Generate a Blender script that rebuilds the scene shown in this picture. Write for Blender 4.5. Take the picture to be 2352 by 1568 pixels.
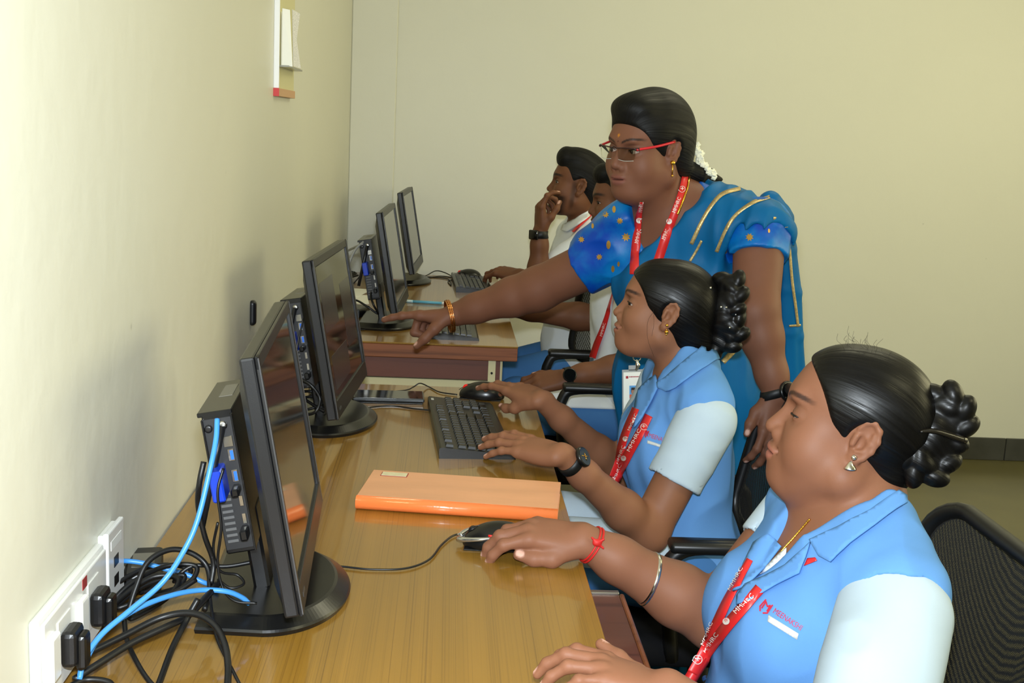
import bpy, bmesh, math, random
import numpy as np
from mathutils import Vector, Matrix
from mathutils.bvhtree import BVHTree
from mathutils.geometry import delaunay_2d_cdt

for o in list(bpy.data.objects):
    bpy.data.objects.remove(o)
scene = bpy.context.scene
C = scene.collection
random.seed(3)
rng = np.random.default_rng(5)

# ------------------------------------------------------------------ camera
CAM = np.array([0.424, 0.0, 1.401]); YAW, PITCH, ROLL, FPX = 0.05892, 0.17894, 0.04849, 2745.0
_f = np.array([math.sin(YAW)*math.cos(PITCH), math.cos(YAW)*math.cos(PITCH), -math.sin(PITCH)])
_r0 = np.array([math.cos(YAW), -math.sin(YAW), 0.0]); _u0 = np.cross(_r0, _f)
_r = math.cos(ROLL)*_r0 + math.sin(ROLL)*_u0
_u = -math.sin(ROLL)*_r0 + math.cos(ROLL)*_u0
cd = bpy.data.cameras.new('camera'); cam = bpy.data.objects.new('camera', cd); C.objects.link(cam)
cd.sensor_fit = 'HORIZONTAL'; cd.sensor_width = 36.0; cd.lens = FPX/2352*36.0; cd.clip_start = 0.02
M = Matrix.Identity(4)
for i in range(3):
    M[i][0] = _r[i]; M[i][1] = _u[i]; M[i][2] = -_f[i]; M[i][3] = CAM[i]
cam.matrix_world = M
scene.camera = cam

def pix(P):                                    # world point -> photo pixel
    d = np.asarray(P, float) - CAM; z = d @ _f
    return np.array([1176 + FPX*(d @ _r)/z, 784 - FPX*(d @ _u)/z])
def raydir(x, y):
    return _f + (x-1176)/FPX*_r - (y-784)/FPX*_u
def hity(x, y, Y):                              # photo pixel at a known depth, wall distance or height
    d = raydir(x, y); return CAM + d*((Y-CAM[1])/d[1])
def hitx(x, y, X):
    d = raydir(x, y); return CAM + d*((X-CAM[0])/d[0])
def hitz(x, y, Z):
    d = raydir(x, y); return CAM + d*((Z-CAM[2])/d[2])

# ------------------------------------------------------------------ light
vs = scene.view_settings
vs.view_transform = 'Standard'; vs.look = 'None'; vs.gamma = 1.0; vs.use_curve_mapping = False
vs.exposure = -0.25
w = bpy.data.worlds.new('room_air'); scene.world = w; w.use_nodes = True
w.node_tree.nodes['Background'].inputs[0].default_value = (0.80, 0.86, 1.0, 1)
w.node_tree.nodes['Background'].inputs[1].default_value = 0.12

def area(name, loc, target, sx, sy, energy, col):
    l = bpy.data.lights.new(name, 'AREA'); l.shape = 'RECTANGLE'; l.size = sx; l.size_y = sy
    l.energy = energy; l.color = col
    o = bpy.data.objects.new(name, l); C.objects.link(o); o.location = loc
    o.rotation_euler = (Vector(target)-Vector(loc)).to_track_quat('-Z', 'Y').to_euler()
    return o
# the camera's own pop-up flash, above the lens
fl = CAM + 0.10*_u + 0.02*_f
area('camera_flash', fl, fl + _f + 0.05*_u, 0.07, 0.04, 60.0, (0.85, 0.935, 1.0))
# daylight through the windows of the right-hand wall and the two ceiling tubes
area('window_daylight', (3.9, 2.6, 1.75), (0.0, 2.5, 1.0), 3.2, 1.3, 42.0, (1.0, 0.925, 0.52))
area('ceiling_tube_near', (2.5, 0.6, 2.86), (2.5, 0.6, 0.0), 1.2, 0.10, 26.0, (1.0, 0.93, 0.55))
area('ceiling_tube_far', (1.9, 3.6, 2.86), (1.9, 3.6, 0.0), 1.2, 0.10, 18.0, (1.0, 0.95, 0.66))

# ------------------------------------------------------------------ bookkeeping helpers
def tag(o, label=None, cat=None, group=None, kind=None):
    if label: o['label'] = label
    if cat: o['category'] = cat
    if group: o['group'] = group
    if kind: o['kind'] = kind
    return o
def empty(name, loc, label, cat, group=None, rotz=0.0):
    o = bpy.data.objects.new(name, None); C.objects.link(o); o.location = loc; o.rotation_euler = (0, 0, rotz)
    o.empty_display_size = 0.05
    return tag(o, label, cat, group)
def parent(o, p, world=True):
    o.parent = p
    if world:                                   # o's mesh is in world coordinates
        m = Matrix.LocRotScale(p.location, p.rotation_euler, p.scale)
        q = p
        while q.parent:
            m = q.matrix_parent_inverse @ m
            q = q.parent; m = Matrix.LocRotScale(q.location, q.rotation_euler, q.scale) @ m
        o.matrix_parent_inverse = m.inverted()
    return o
def link(name, me, mat=None, par=None, world=True):
    o = bpy.data.objects.new(name, me); C.objects.link(o)
    if mat is not None:
        for m_ in (mat if isinstance(mat, (list, tuple)) else [mat]): me.materials.append(m_)
    if par is not None: parent(o, par, world)
    return o
def mesh_np(name, V, F, smooth=True, cols=None, vecs=None):
    """V (n,3); F (m,3|4) int array"""
    V = np.ascontiguousarray(V, np.float32); F = np.ascontiguousarray(F, np.int32)
    me = bpy.data.meshes.new(name); k = F.shape[1] if len(F) else 4
    me.vertices.add(len(V)); me.vertices.foreach_set('co', V.ravel())
    me.loops.add(F.size); me.loops.foreach_set('vertex_index', F.ravel())
    me.polygons.add(len(F)); me.polygons.foreach_set('loop_start', np.arange(len(F), dtype=np.int32)*k)
    try: me.polygons.foreach_set('loop_total', np.full(len(F), k, np.int32))
    except Exception: pass
    if smooth: me.polygons.foreach_set('use_smooth', np.ones(len(F), bool))
    me.update(calc_edges=True)
    if cols is not None:
        a = me.color_attributes.new('Col', 'FLOAT_COLOR', 'POINT')
        c4 = np.ones((len(V), 4), np.float32); c4[:, :3] = cols; a.data.foreach_set('color', c4.ravel())
    if vecs is not None:
        a = me.attributes.new('flow', 'FLOAT_VECTOR', 'POINT'); a.data.foreach_set('vector', np.ascontiguousarray(vecs, np.float32).ravel())
    return me
def bm_mesh(name, bm, smooth=False):
    me = bpy.data.meshes.new(name); bm.normal_update(); bm.to_mesh(me); bm.free()
    if smooth:
        for p in me.polygons: p.use_smooth = True
    return me
def basis(fwd, up=(0, 0, 1)):
    f = Vector(fwd).normalized(); l = Vector(up).cross(f).normalized(); u = f.cross(l)
    return Matrix((f, l, u)).transposed()        # columns forward, left, up
def box(bm, c, s, rot=None, bevel=0.0, seg=1):
    r = bmesh.ops.create_cube(bm, size=1.0); vs_ = r['verts']
    for v in vs_: v.co = Vector((v.co.x*s[0], v.co.y*s[1], v.co.z*s[2]))
    if bevel > 0:
        es = list({e for v in vs_ for e in v.link_edges})
        rb = bmesh.ops.bevel(bm, geom=es, offset=bevel, segments=seg, profile=0.5, affect='EDGES')
        vs_ = list({v for f in rb['faces'] for v in f.verts} | {v for v in vs_ if v.is_valid})
    for v in vs_:
        co = v.co
        if rot is not None: co = rot @ co
        v.co = co + Vector(c)
    return vs_
def box_obj(name, c, s, mat, par=None, rot=None, bevel=0.0, seg=1, smooth=False, world=True):
    bm = bmesh.new(); box(bm, c, s, rot, bevel, seg)
    return link(name, bm_mesh(name, bm, smooth), mat, par, world)
def spline(pts, n):                              # Catmull-Rom through 3-D points
    P = np.asarray(pts, float); P = np.vstack([2*P[0]-P[1], P, 2*P[-1]-P[-2]])
    out = []
    m = len(P)-3
    for i in range(m):
        p0, p1, p2, p3 = P[i:i+4]
        for t in np.linspace(0, 1, n, endpoint=(i == m-1)):
            out.append(.5*((2*p1)+(-p0+p2)*t+(2*p0-5*p1+4*p2-p3)*t*t+(-p0+3*p1-3*p2+p3)*t**3))
    return np.array(out)
def tube_np(path, rad, sides=8, closed=False, flat=1.0, cap=True):
    P = np.asarray(path, float); n = len(P); R_ = np.full(n, rad) if np.isscalar(rad) else np.asarray(rad)
    T = np.gradient(P, axis=0) if not closed else (np.roll(P, -1, 0)-np.roll(P, 1, 0))
    T /= np.linalg.norm(T, axis=1)[:, None]+1e-12
    up = np.array([0, 0, 1.0]) if abs(T[0, 2]) < .9 else np.array([1.0, 0, 0])
    N = np.zeros_like(P); nrm = up-T[0]*(up@T[0]); nrm /= np.linalg.norm(nrm)
    for i in range(n):
        nrm = nrm-T[i]*(nrm@T[i]); nrm /= np.linalg.norm(nrm)+1e-12; N[i] = nrm
    B = np.cross(T, N); a = np.linspace(0, 2*np.pi, sides, endpoint=False)
    V = (P[:, None]+R_[:, None, None]*(np.cos(a)[None, :, None]*N[:, None]*flat+np.sin(a)[None, :, None]*B[:, None])).reshape(-1, 3)
    F = []
    for i in range(n if closed else n-1):
        j = (i+1) % n
        for k in range(sides):
            F.append((i*sides+k, i*sides+(k+1) % sides, j*sides+(k+1) % sides, j*sides+k))
    if cap and not closed:
        V = np.vstack([V, P[0], P[-1]])
        for k in range(sides):
            F.append((n*sides, (k+1) % sides, k, n*sides)); F.append((n*sides+1, (n-1)*sides+k, (n-1)*sides+(k+1) % sides, n*sides+1))
    return V, F
def merge(parts):
    V, F, o = [], [], 0
    for v, f in parts:
        V.append(np.asarray(v)); F += [tuple(i+o for i in q) for q in f]; o += len(v)
    return np.vstack(V), F
def pyobj(name, V, F, mat, par=None, smooth=True, world=True):
    me = bpy.data.meshes.new(name)
    F = [tuple(dict.fromkeys(f)) for f in F]
    me.from_pydata([tuple(v) for v in V], [], F); me.update()
    if smooth:
        for p in me.polygons: p.use_smooth = True
    return link(name, me, mat, par, world)
def tube_obj(name, pts, rad, mat, par=None, n=8, sides=8, closed=False, world=True):
    path = spline(pts, n) if n else np.asarray(pts)
    if not np.isscalar(rad): rad = np.interp(np.linspace(0, 1, len(path)), np.linspace(0, 1, len(rad)), rad)
    V, F = tube_np(path, rad, sides, closed)
    return pyobj(name, V, F, mat, par, True, world)
def lathe(profile, seg=24):                      # profile [(r,z)] about local z
    V, F = [], []
    for r, z in profile:
        for k in range(seg):
            a = 2*math.pi*k/seg; V.append((r*math.cos(a), r*math.sin(a), z))
    for i in range(len(profile)-1):
        for k in range(seg):
            F.append((i*seg+k, i*seg+(k+1) % seg, (i+1)*seg+(k+1) % seg, (i+1)*seg+k))
    F.append(tuple(range(seg))[::-1]); F.append(tuple((len(profile)-1)*seg+k for k in range(seg)))
    return np.array(V), F
def prism(poly, thick):                          # poly [(x,y)] extruded along z from 0 to thick
    n = len(poly); V = [(x, y, 0) for x, y in poly]+[(x, y, thick) for x, y in poly]
    F = [tuple(range(n))[::-1], tuple(range(n, 2*n))]+[(i, (i+1) % n, n+(i+1) % n, n+i) for i in range(n)]
    return np.array(V, float), F
def xf(V, M3, O):                                # local (n,3) -> world with basis columns
    return np.asarray(V) @ np.array(M3).T + np.array(O)

# ------------------------------------------------------------------ materials
def lin(c):
    c = np.asarray(c, float)/255.0
    return np.where(c <= .04045, c/12.92, ((c+.055)/1.055)**2.4)
def rgba(c): return tuple(lin(c))+(1.0,)
MATS = {}
def mat(name, col, rough=.5, metal=0.0, spec=.5, noise=0.0, nscale=40.0, bump=0.0, bscale=200.0, stretch=(1, 1, 1),
        sss=0.0, coat=0.0, alpha=1.0, trans=0.0, emit=0.0, attr=None, sheen=0.0, col2=None):
    if name in MATS: return MATS[name]
    m = bpy.data.materials.new(name); m.use_nodes = True; nt = m.node_tree; b = nt.nodes['Principled BSDF']
    b.inputs['Roughness'].default_value = rough; b.inputs['Metallic'].default_value = metal
    b.inputs['Specular IOR Level'].default_value = spec
    b.inputs['Coat Weight'].default_value = coat; b.inputs['Coat Roughness'].default_value = .08
    b.inputs['Alpha'].default_value = alpha; b.inputs['Transmission Weight'].default_value = trans
    b.inputs['Sheen Weight'].default_value = sheen
    if sss:
        b.inputs['Subsurface Weight'].default_value = sss; b.inputs['Subsurface Radius'].default_value = (.008, .003, .0015)
        b.inputs['Subsurface Scale'].default_value = 1.0
    c = rgba(col); b.inputs['Base Color'].default_value = c
    if emit:
        b.inputs['Emission Color'].default_value = c; b.inputs['Emission Strength'].default_value = emit
    tc = nt.nodes.new('ShaderNodeTexCoord'); mp = nt.nodes.new('ShaderNodeMapping'); mp.inputs['Scale'].default_value = stretch
    nt.links.new(tc.outputs['Object'], mp.inputs[0])
    src = None
    if attr:
        a = nt.nodes.new('ShaderNodeAttribute'); a.attribute_name = attr; src = a.outputs['Color']
        nt.links.new(src, b.inputs['Base Color'])
    if noise or col2:
        n = nt.nodes.new('ShaderNodeTexNoise'); n.inputs['Scale'].default_value = nscale; n.inputs['Detail'].default_value = 5
        nt.links.new(mp.outputs[0], n.inputs['Vector'])
        mx = nt.nodes.new('ShaderNodeMix'); mx.data_type = 'RGBA'
        if col2:
            cr = nt.nodes.new('ShaderNodeMapRange'); cr.inputs[1].default_value = .4; cr.inputs[2].default_value = .6
            nt.links.new(n.outputs['Fac'], cr.inputs[0]); nt.links.new(cr.outputs[0], mx.inputs[0])
            mx.inputs[6].default_value = c; mx.inputs[7].default_value = rgba(col2)
        else:
            mx.blend_type = 'MULTIPLY'; mx.inputs[0].default_value = 1.0
            mr = nt.nodes.new('ShaderNodeMapRange'); mr.inputs[1].default_value = .25; mr.inputs[2].default_value = .75
            mr.inputs[3].default_value = 1-noise; mr.inputs[4].default_value = 1+noise
            nt.links.new(n.outputs['Fac'], mr.inputs[0])
            if src: nt.links.new(src, mx.inputs[6])
            else: mx.inputs[6].default_value = c
            nt.links.new(mr.outputs[0], mx.inputs[7])
        nt.links.new(mx.outputs[2], b.inputs['Base Color'])
    if bump:
        n2 = nt.nodes.new('ShaderNodeTexNoise'); n2.inputs['Scale'].default_value = bscale; n2.inputs['Detail'].default_value = 3
        nt.links.new(mp.outputs[0], n2.inputs['Vector'])
        bp = nt.nodes.new('ShaderNodeBump'); bp.inputs['Strength'].default_value = bump; bp.inputs['Distance'].default_value = .002
        nt.links.new(n2.outputs['Fac'], bp.inputs['Height']); nt.links.new(bp.outputs[0], b.inputs['Normal'])
    MATS[name] = m
    return m
# ------------------------------------------------------------------ smooth solid modelling (signed distance -> surface nets)
from concurrent.futures import ThreadPoolExecutor
POOL = ThreadPoolExecutor(4)
class Solid:
    def __init__(s): s.p = []; s.M = np.eye(3); s.O = np.zeros(3); s.s = 1.0; s.post = []; s.off = 0.0; s.post_bound = None
    def frame(s, M3=None, O=(0, 0, 0), sc=1.0):
        s.M = np.eye(3) if M3 is None else np.array(M3); s.O = np.array(O, float); s.s = sc; return s
    def w(s, p): return s.M @ (np.asarray(p, float)*s.s)+s.O
    def cone(s, a, b, r1, r2, k=.01, sub=False):
        a, b = s.w(a), s.w(b); r1 *= s.s; r2 *= s.s
        s.p.append(('c', a, b, r1, r2, k*s.s, sub, (a+b)/2, np.linalg.norm(b-a)/2+max(r1, r2))); return s
    def chain(s, pts, rads, k=.01):
        for i in range(len(pts)-1): s.cone(pts[i], pts[i+1], rads[i], rads[i+1], k)
        return s
    def ell(s, c, r, rot=None, k=.01, sub=False):
        c = s.w(c); r = np.asarray(r, float)*s.s; Rm = s.M if rot is None else s.M @ np.array(rot)
        s.p.append(('e', c, r, Rm, 0, k*s.s, sub, c, r.max())); return s
    def rbox(s, c, h, r, rot=None, k=.01, sub=False):
        c = s.w(c); h = np.asarray(h, float)*s.s; Rm = s.M if rot is None else s.M @ np.array(rot)
        s.p.append(('b', c, h, Rm, r*s.s, k*s.s, sub, c, np.linalg.norm(h))); return s
    @staticmethod
    def dist(q, P):
        if q[0] == 'c':
            a, b, r1, r2 = q[1:5]; ba = b-a; L2 = ba@ba+1e-12
            t = np.clip(((P-a)@ba)/L2, 0, 1)
            D = P-a-t[..., None]*ba
            return np.sqrt(np.einsum('...i,...i', D, D))-(r1+(r2-r1)*t)
        if q[0] == 'e':
            D = P-q[1]; X = (D @ q[3])/q[2]; Z = X/q[2]; k0 = np.sqrt(np.einsum('...i,...i', X, X)); k1 = np.sqrt(np.einsum('...i,...i', Z, Z))+1e-9
            return np.maximum(k0*(k0-1)/k1, np.sqrt(np.einsum('...i,...i', D, D))-q[8])
        X = np.abs((P-q[1]) @ q[3])-q[2]+q[4]
        return np.linalg.norm(np.maximum(X, 0), axis=-1)+np.minimum(X.max(-1), 0)-q[4]
    def eval(s, P, cen, R):
        d = np.full(P.shape[:-1], .08, np.float32)
        for q in s.q32:
            k = q[5]; m = np.linalg.norm(cen-q[7], axis=1) < q[8]+R+2*k+abs(s.off)+.02
            if not m.any(): continue
            dp = s.dist(q, P[m]); dm = d[m]
            if not q[6]:
                h = np.clip(.5+.5*(dm-dp)/k, 0, 1); d[m] = dm+(dp-dm)*h-k*h*(1-h)
            else:
                dp = -dp; h = np.clip(.5-.5*(dm-dp)/k, 0, 1); d[m] = dm+(dp-dm)*h+k*h*(1-h)
        d -= s.off
        for f in s.post: d = f(P, d)
        return d
    def mesh(s, h, keep=None, B=8):
        f32 = lambda v: v.astype(np.float32) if isinstance(v, np.ndarray) else (np.float32(v) if isinstance(v, float) else v)
        s.q32 = [tuple(f32(v) for v in q) for q in s.p]
        add = [q for q in s.p if not q[6]]
        lo = np.min([q[7]-q[8] for q in add], 0)-.03-s.off; hi = np.max([q[7]+q[8] for q in add], 0)+.03+s.off
        bs = B*h; n = np.ceil((hi-lo)/bs).astype(int)
        idx = np.stack(np.meshgrid(*[np.arange(k) for k in n], indexing='ij'), -1).reshape(-1, 3)
        cen = lo+(idx+.5)*bs; R = .866*bs
        if keep is not None:
            m = keep(cen); idx, cen = idx[m], cen[m]
        dc = np.full(len(cen), 1.0)
        for i in range(0, len(cen), 20000):
            dc[i:i+20000] = s.eval(cen[i:i+20000, None].astype(np.float32), cen[i:i+20000], R)[:, 0]
        m = np.abs(dc) < 1.7*R+.008; idx, cen = idx[m], cen[m]
        g = np.stack(np.meshgrid(*[np.arange(B+1)]*3, indexing='ij'), -1).reshape(-1, 3)
        ck, cv, quads = [], [], []
        G = (n*B+2).astype(np.int64)
        key = lambda I: (I[..., 0].astype(np.int64)*G[1]+I[..., 1])*G[2]+I[..., 2]
        def chunk(i):
            ib = idx[i:i+400]; L = ib[:, None]*B+g[None]; ck, cv, quads = [], [], []
            P = (lo+L*h).astype(np.float32); d = s.eval(P, cen[i:i+400].astype(np.float32), R)
            D = d.reshape(-1, B+1, B+1, B+1); s_ = D < 0
            # cell vertices
            acc = np.zeros((len(ib), B, B, B, 3), np.float32); cnt = np.zeros((len(ib), B, B, B), np.float32)
            sl = lambda a, o: a[:, o[0]:o[0]+B, o[1]:o[1]+B, o[2]:o[2]+B]
            for ax in range(3):
                oth = [x for x in range(3) if x != ax]
                for u in (0, 1):
                    for v in (0, 1):
                        o = [0, 0, 0]; o[oth[0]] = u; o[oth[1]] = v; o2 = list(o); o2[ax] = 1
                        A_, B_ = sl(D, o), sl(D, o2); c = (A_ < 0) != (B_ < 0)
                        t = np.where(c, A_/np.where(c, A_-B_, 1), 0)
                        for x in range(3): acc[..., x] += np.where(c, (o[x]+t) if x == ax else o[x], 0)
                        cnt += c
            b_, x_, y_, z_ = np.nonzero(cnt)
            cell = ib[b_]*B+np.stack([x_, y_, z_], -1)
            ck.append(key(cell)); cv.append(lo+(cell+acc[b_, x_, y_, z_]/cnt[b_, x_, y_, z_][:, None])*h)
            for ax in range(3):
                oth = [x for x in range(3) if x != ax]
                o = [0, 0, 0]; o2 = [0, 0, 0]; o2[ax] = 1
                A_, B_ = sl(s_, o), sl(s_, o2)
                b_, x_, y_, z_ = np.nonzero(A_ != B_); e = ib[b_]*B+np.stack([x_, y_, z_], -1)
                inside = A_[b_, x_, y_, z_]
                du = np.zeros(3, int); dv = np.zeros(3, int); du[oth[0]] = 1; dv[oth[1]] = 1
                Q = np.stack([key(e-du-dv), key(e-dv), key(e), key(e-du)], -1)
                fl = inside if ax != 1 else ~inside
                Q[~fl] = Q[~fl][:, ::-1]
                quads.append(Q)
            return ck, cv, quads
        for r_ in POOL.map(chunk, range(0, len(idx), 400)):
            ck += r_[0]; cv += r_[1]; quads += r_[2]
        if not ck: return np.zeros((0, 3)), np.zeros((0, 4), int)
        ck = np.concatenate(ck); cv = np.concatenate(cv); Q = np.concatenate(quads)
        o = np.argsort(ck); ks = ck[o]; V = cv[o]
        pos = np.clip(np.searchsorted(ks, Q), 0, len(ks)-1); ok = (ks[pos] == Q).all(1)
        return V, pos[ok]
def cut(n, p, k=.004):                            # keep the side the normal points away from
    n = np.asarray(n, float); n = (n/np.linalg.norm(n)).astype(np.float32); p = np.asarray(p, np.float32)
    def f(P, d):
        e = (P-p) @ n; h = np.clip(.5-.5*(d-e)/k, 0, 1)
        return d+(e-d)*h+k*h*(1-h)
    return f
def wrinkle(amp, freq, seed, stretch=(1, 1, 1), M3=None):
    r = np.random.default_rng(seed); K = r.normal(size=(9, 3))*np.array(stretch)*freq; ph = r.uniform(0, 6.28, 9)
    if M3 is not None: K = K @ np.array(M3).T
    K = K.astype(np.float32)
    def f(P, d):
        near = np.abs(d) < .05
        if not near.any(): return d
        X = P[near]; wv = np.zeros(len(X), np.float32)
        for kk, p_ in zip(K, ph): wv += np.sin(X @ kk + p_)
        d = d.copy(); d[near] += amp*(np.abs(wv/3)-.6); return d
    return f
class Trees:
    cache = {}
    def __init__(s, obs):
        s.t = []
        for ob in obs:
            if ob.type != 'MESH': continue
            if ob.name not in Trees.cache:
                bm = bmesh.new(); bm.from_mesh(ob.data); Trees.cache[ob.name] = BVHTree.FromBMesh(bm); bm.free()
            s.t.append(Trees.cache[ob.name])
    def ray_cast(s, o, d, far=20.0):
        best = (None, None, None, None)
        for t in s.t:
            h = t.ray_cast(o, d, far)
            if h[0] is not None and (best[0] is None or h[3] < best[3]): best = h
        return best
def bvh_of(*objs): return Trees(objs)
def cast(bvh, x, y):
    d = Vector(raydir(x, y)).normalized(); loc, nrm, i, dist = bvh.ray_cast(Vector(CAM), d)
    return (loc, nrm if nrm.dot(d) < 0 else -nrm, dist) if loc is not None else None
def lay(bvh, pts, off, depth=None):
    """photo points -> points lying on a surface, pushed off it; misses take the depth of the nearest hit"""
    H = [cast(bvh, x, y) for x, y in pts]
    if depth is not None:
        H = [h if h is not None and abs(h[0].y-depth) < .35 else None for h in H]
    good = [i for i, h in enumerate(H) if h is not None]
    out = []
    for i, (x, y) in enumerate(pts):
        if H[i] is not None: out.append(np.array(H[i][0]+H[i][1]*off))
        else:
            j = min(good, key=lambda g_: (pts[g_][0]-x)**2+(pts[g_][1]-y)**2) if good else None
            d = Vector(raydir(x, y)).normalized(); D = H[j][2] if j is not None else 2.0
            out.append(np.array(Vector(CAM)+d*D))
    return np.array(out)
def drape(name, poly, bvh, off, mats, par=None, step=9.0, thick=.002, depth=None):
    """an outline in photo pixels laid as a thin cloth on a garment"""
    poly = np.asarray(poly, float); n = len(poly); B = []
    for i in range(n):
        a, b = poly[i], poly[(i+1) % n]; m = max(1, int(np.hypot(*(b-a))/step))
        B += [a+(b-a)*t/m for t in range(m)]
    B = np.array(B); lo, hi = B.min(0), B.max(0); inner = []
    def inside(p):
        c = False
        for i in range(len(B)):
            a, b = B[i], B[(i+1) % len(B)]
            if (a[1] > p[1]) != (b[1] > p[1]) and p[0] < (b[0]-a[0])*(p[1]-a[1])/(b[1]-a[1])+a[0]: c = not c
        return c
    for x in np.arange(lo[0]+step/2, hi[0], step):
        for y in np.arange(lo[1]+step/2, hi[1], step):
            if inside((x, y)) and np.min(np.hypot(B[:, 0]-x, B[:, 1]-y)) > step*.45: inner.append((x, y))
    pts = [tuple(p) for p in B]+inner; nb = len(B)
    r = delaunay_2d_cdt([Vector(p) for p in pts], [(i, (i+1) % nb) for i in range(nb)], [], 1, 1e-4)
    P2 = [(v.x, v.y) for v in r[0]]; P3 = lay(bvh, P2, off, depth)
    o = pyobj(name, P3, [tuple(f) for f in r[2]], mats, par)
    fix_normals(o, thick)
    return o
def fix_normals(o, thick):
    bm = bmesh.new(); bm.from_mesh(o.data)
    bm.normal_update(); s_ = 0.0
    for f in bm.faces: s_ += f.normal.dot(Vector(CAM)-f.calc_center_median())*f.calc_area()
    if s_ < 0: bmesh.ops.reverse_faces(bm, faces=bm.faces[:])
    if thick:
        bmesh.ops.smooth_vert(bm, verts=[v for v in bm.verts if not v.is_boundary], factor=.5, use_axis_x=True, use_axis_y=True, use_axis_z=True)
        bm.normal_update()
        g = bmesh.ops.solidify(bm, geom=bm.faces[:], thickness=-thick)
    bm.to_mesh(o.data); bm.free()
    for p in o.data.polygons: p.use_smooth = True
def ribbon(name, line, half, bvh, off, mats, par=None, n=14, thick=.0012, depth=None):
    """a strap drawn along photo points, laid on the surface under it"""
    L = spline([(x, y, 0) for x, y in line], n)[:, :2]; T = np.gradient(L, axis=0); T /= np.linalg.norm(T, axis=1)[:, None]+1e-9
    N = np.stack([-T[:, 1], T[:, 0]], -1)
    hw = np.interp(np.linspace(0, 1, len(L)), np.linspace(0, 1, len(half)), half) if not np.isscalar(half) else np.full(len(L), half)
    rows = [lay(bvh, [tuple(p) for p in L+N*(hw*k)[:, None]], off, depth) for k in (-1, 0, 1)]
    for r_ in rows:
        for _ in range(3): r_[1:-1] = .25*r_[:-2]+.5*r_[1:-1]+.25*r_[2:]
    V = np.concatenate(rows); m = len(L); F = []
    for k in range(2):
        for i in range(m-1): F.append((k*m+i, k*m+i+1, (k+1)*m+i+1, (k+1)*m+i))
    o = pyobj(name, V, F, mats, par); fix_normals(o, thick)
    return o
def glyphs(text):
    c = bpy.data.curves.new('t', 'FONT'); c.body = text; c.size = 1.0; c.resolution_u = 2
    o = bpy.data.objects.new('t', c); C.objects.link(o); bpy.context.view_layer.update()
    dg = bpy.context.evaluated_depsgraph_get(); me = bpy.data.meshes.new_from_object(o.evaluated_get(dg))
    V = np.array([tuple(v.co) for v in me.vertices]); F = [tuple(p.vertices) for p in me.polygons]
    bpy.data.objects.remove(o); bpy.data.curves.remove(c); bpy.data.meshes.remove(me)
    w_ = V[:, 0].max(); V[:, 0] -= V[:, 0].min(); return V, F, V[:, 0].max()
def lettering(name, text, p0, p1, hpx, bvh, off, mats, par=None, depth=None, lift=0.0):
    """words printed on a surface; baseline p0->p1 in photo pixels, cap height hpx"""
    V, F, w_ = glyphs(text); p0 = np.array(p0, float); p1 = np.array(p1, float); t = (p1-p0)/w_
    u = (p1-p0)/np.linalg.norm(p1-p0); up = np.array([u[1], -u[0]])*hpx/.7
    pts = [tuple(p0+t*v[0]+up*(v[1]+lift)) for v in V]
    P3 = lay(bvh, pts, off, depth); o = pyobj(name, P3, F, mats, par, smooth=False); fix_normals(o, 0)
    return o
# ------------------------------------------------------------------ room
YB = 5.17
def wall_material(name, col):
    m = bpy.data.materials.new(name); m.use_nodes = True; nt = m.node_tree; b = nt.nodes['Principled BSDF']
    b.inputs['Roughness'].default_value = .42; b.inputs['Specular IOR Level'].default_value = .35
    tc = nt.nodes.new('ShaderNodeTexCoord')
    n = nt.nodes.new('ShaderNodeTexNoise'); n.inputs['Scale'].default_value = 1.3; n.inputs['Detail'].default_value = 6
    n2 = nt.nodes.new('ShaderNodeTexNoise'); n2.inputs['Scale'].default_value = 14; n2.inputs['Detail'].default_value = 4
    nt.links.new(tc.outputs['Object'], n.inputs[0]); nt.links.new(tc.outputs['Object'], n2.inputs[0])
    mr = nt.nodes.new('ShaderNodeMapRange'); mr.inputs[3].default_value = .955; mr.inputs[4].default_value = 1.035
    nt.links.new(n.outputs['Fac'], mr.inputs[0])
    # a few small dark scuffs with a shape of their own
    v = nt.nodes.new('ShaderNodeTexVoronoi'); v.inputs['Scale'].default_value = 5.0; nt.links.new(tc.outputs['Object'], v.inputs['Vector'])
    sc = nt.nodes.new('ShaderNodeMapRange'); sc.inputs[1].default_value = .012; sc.inputs[2].default_value = .03
    sc.inputs[3].default_value = .82; sc.inputs[4].default_value = 1.0; nt.links.new(v.outputs['Distance'], sc.inputs[0])
    mu = nt.nodes.new('ShaderNodeMath'); mu.operation = 'MULTIPLY'; nt.links.new(mr.outputs[0], mu.inputs[0]); nt.links.new(sc.outputs[0], mu.inputs[1])
    mx = nt.nodes.new('ShaderNodeMix'); mx.data_type = 'RGBA'; mx.blend_type = 'MULTIPLY'; mx.inputs[0].default_value = 1
    mx.inputs[6].default_value = rgba(col); nt.links.new(mu.outputs[0], mx.inputs[7]); nt.links.new(mx.outputs[2], b.inputs['Base Color'])
    bp = nt.nodes.new('ShaderNodeBump'); bp.inputs['Strength'].default_value = .12; bp.inputs['Distance'].default_value = .01
    nt.links.new(n2.outputs['Fac'], bp.inputs['Height']); nt.links.new(bp.outputs[0], b.inputs['Normal'])
    return m
wallm = wall_material('cream_plaster', (217, 216, 201))
ceilm = mat('white_ceiling', (228, 226, 216), .7)
def struct(o, label=None): return tag(o, label, None, None, 'structure')
struct(box_obj('wall_left', (-.06, 1.6, 1.5), (.12, 7.4, 3.0), wallm), 'cream plaster wall beside the desks')
struct(box_obj('wall_back', (2.0, YB+.06, 1.5), (4.24, .12, 3.0), wallm), 'cream plaster wall at the end of the room')
struct(box_obj('wall_right', (4.06, 1.6, 1.5), (.12, 7.4, 3.0), wallm), 'cream plaster wall across the room')
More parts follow.
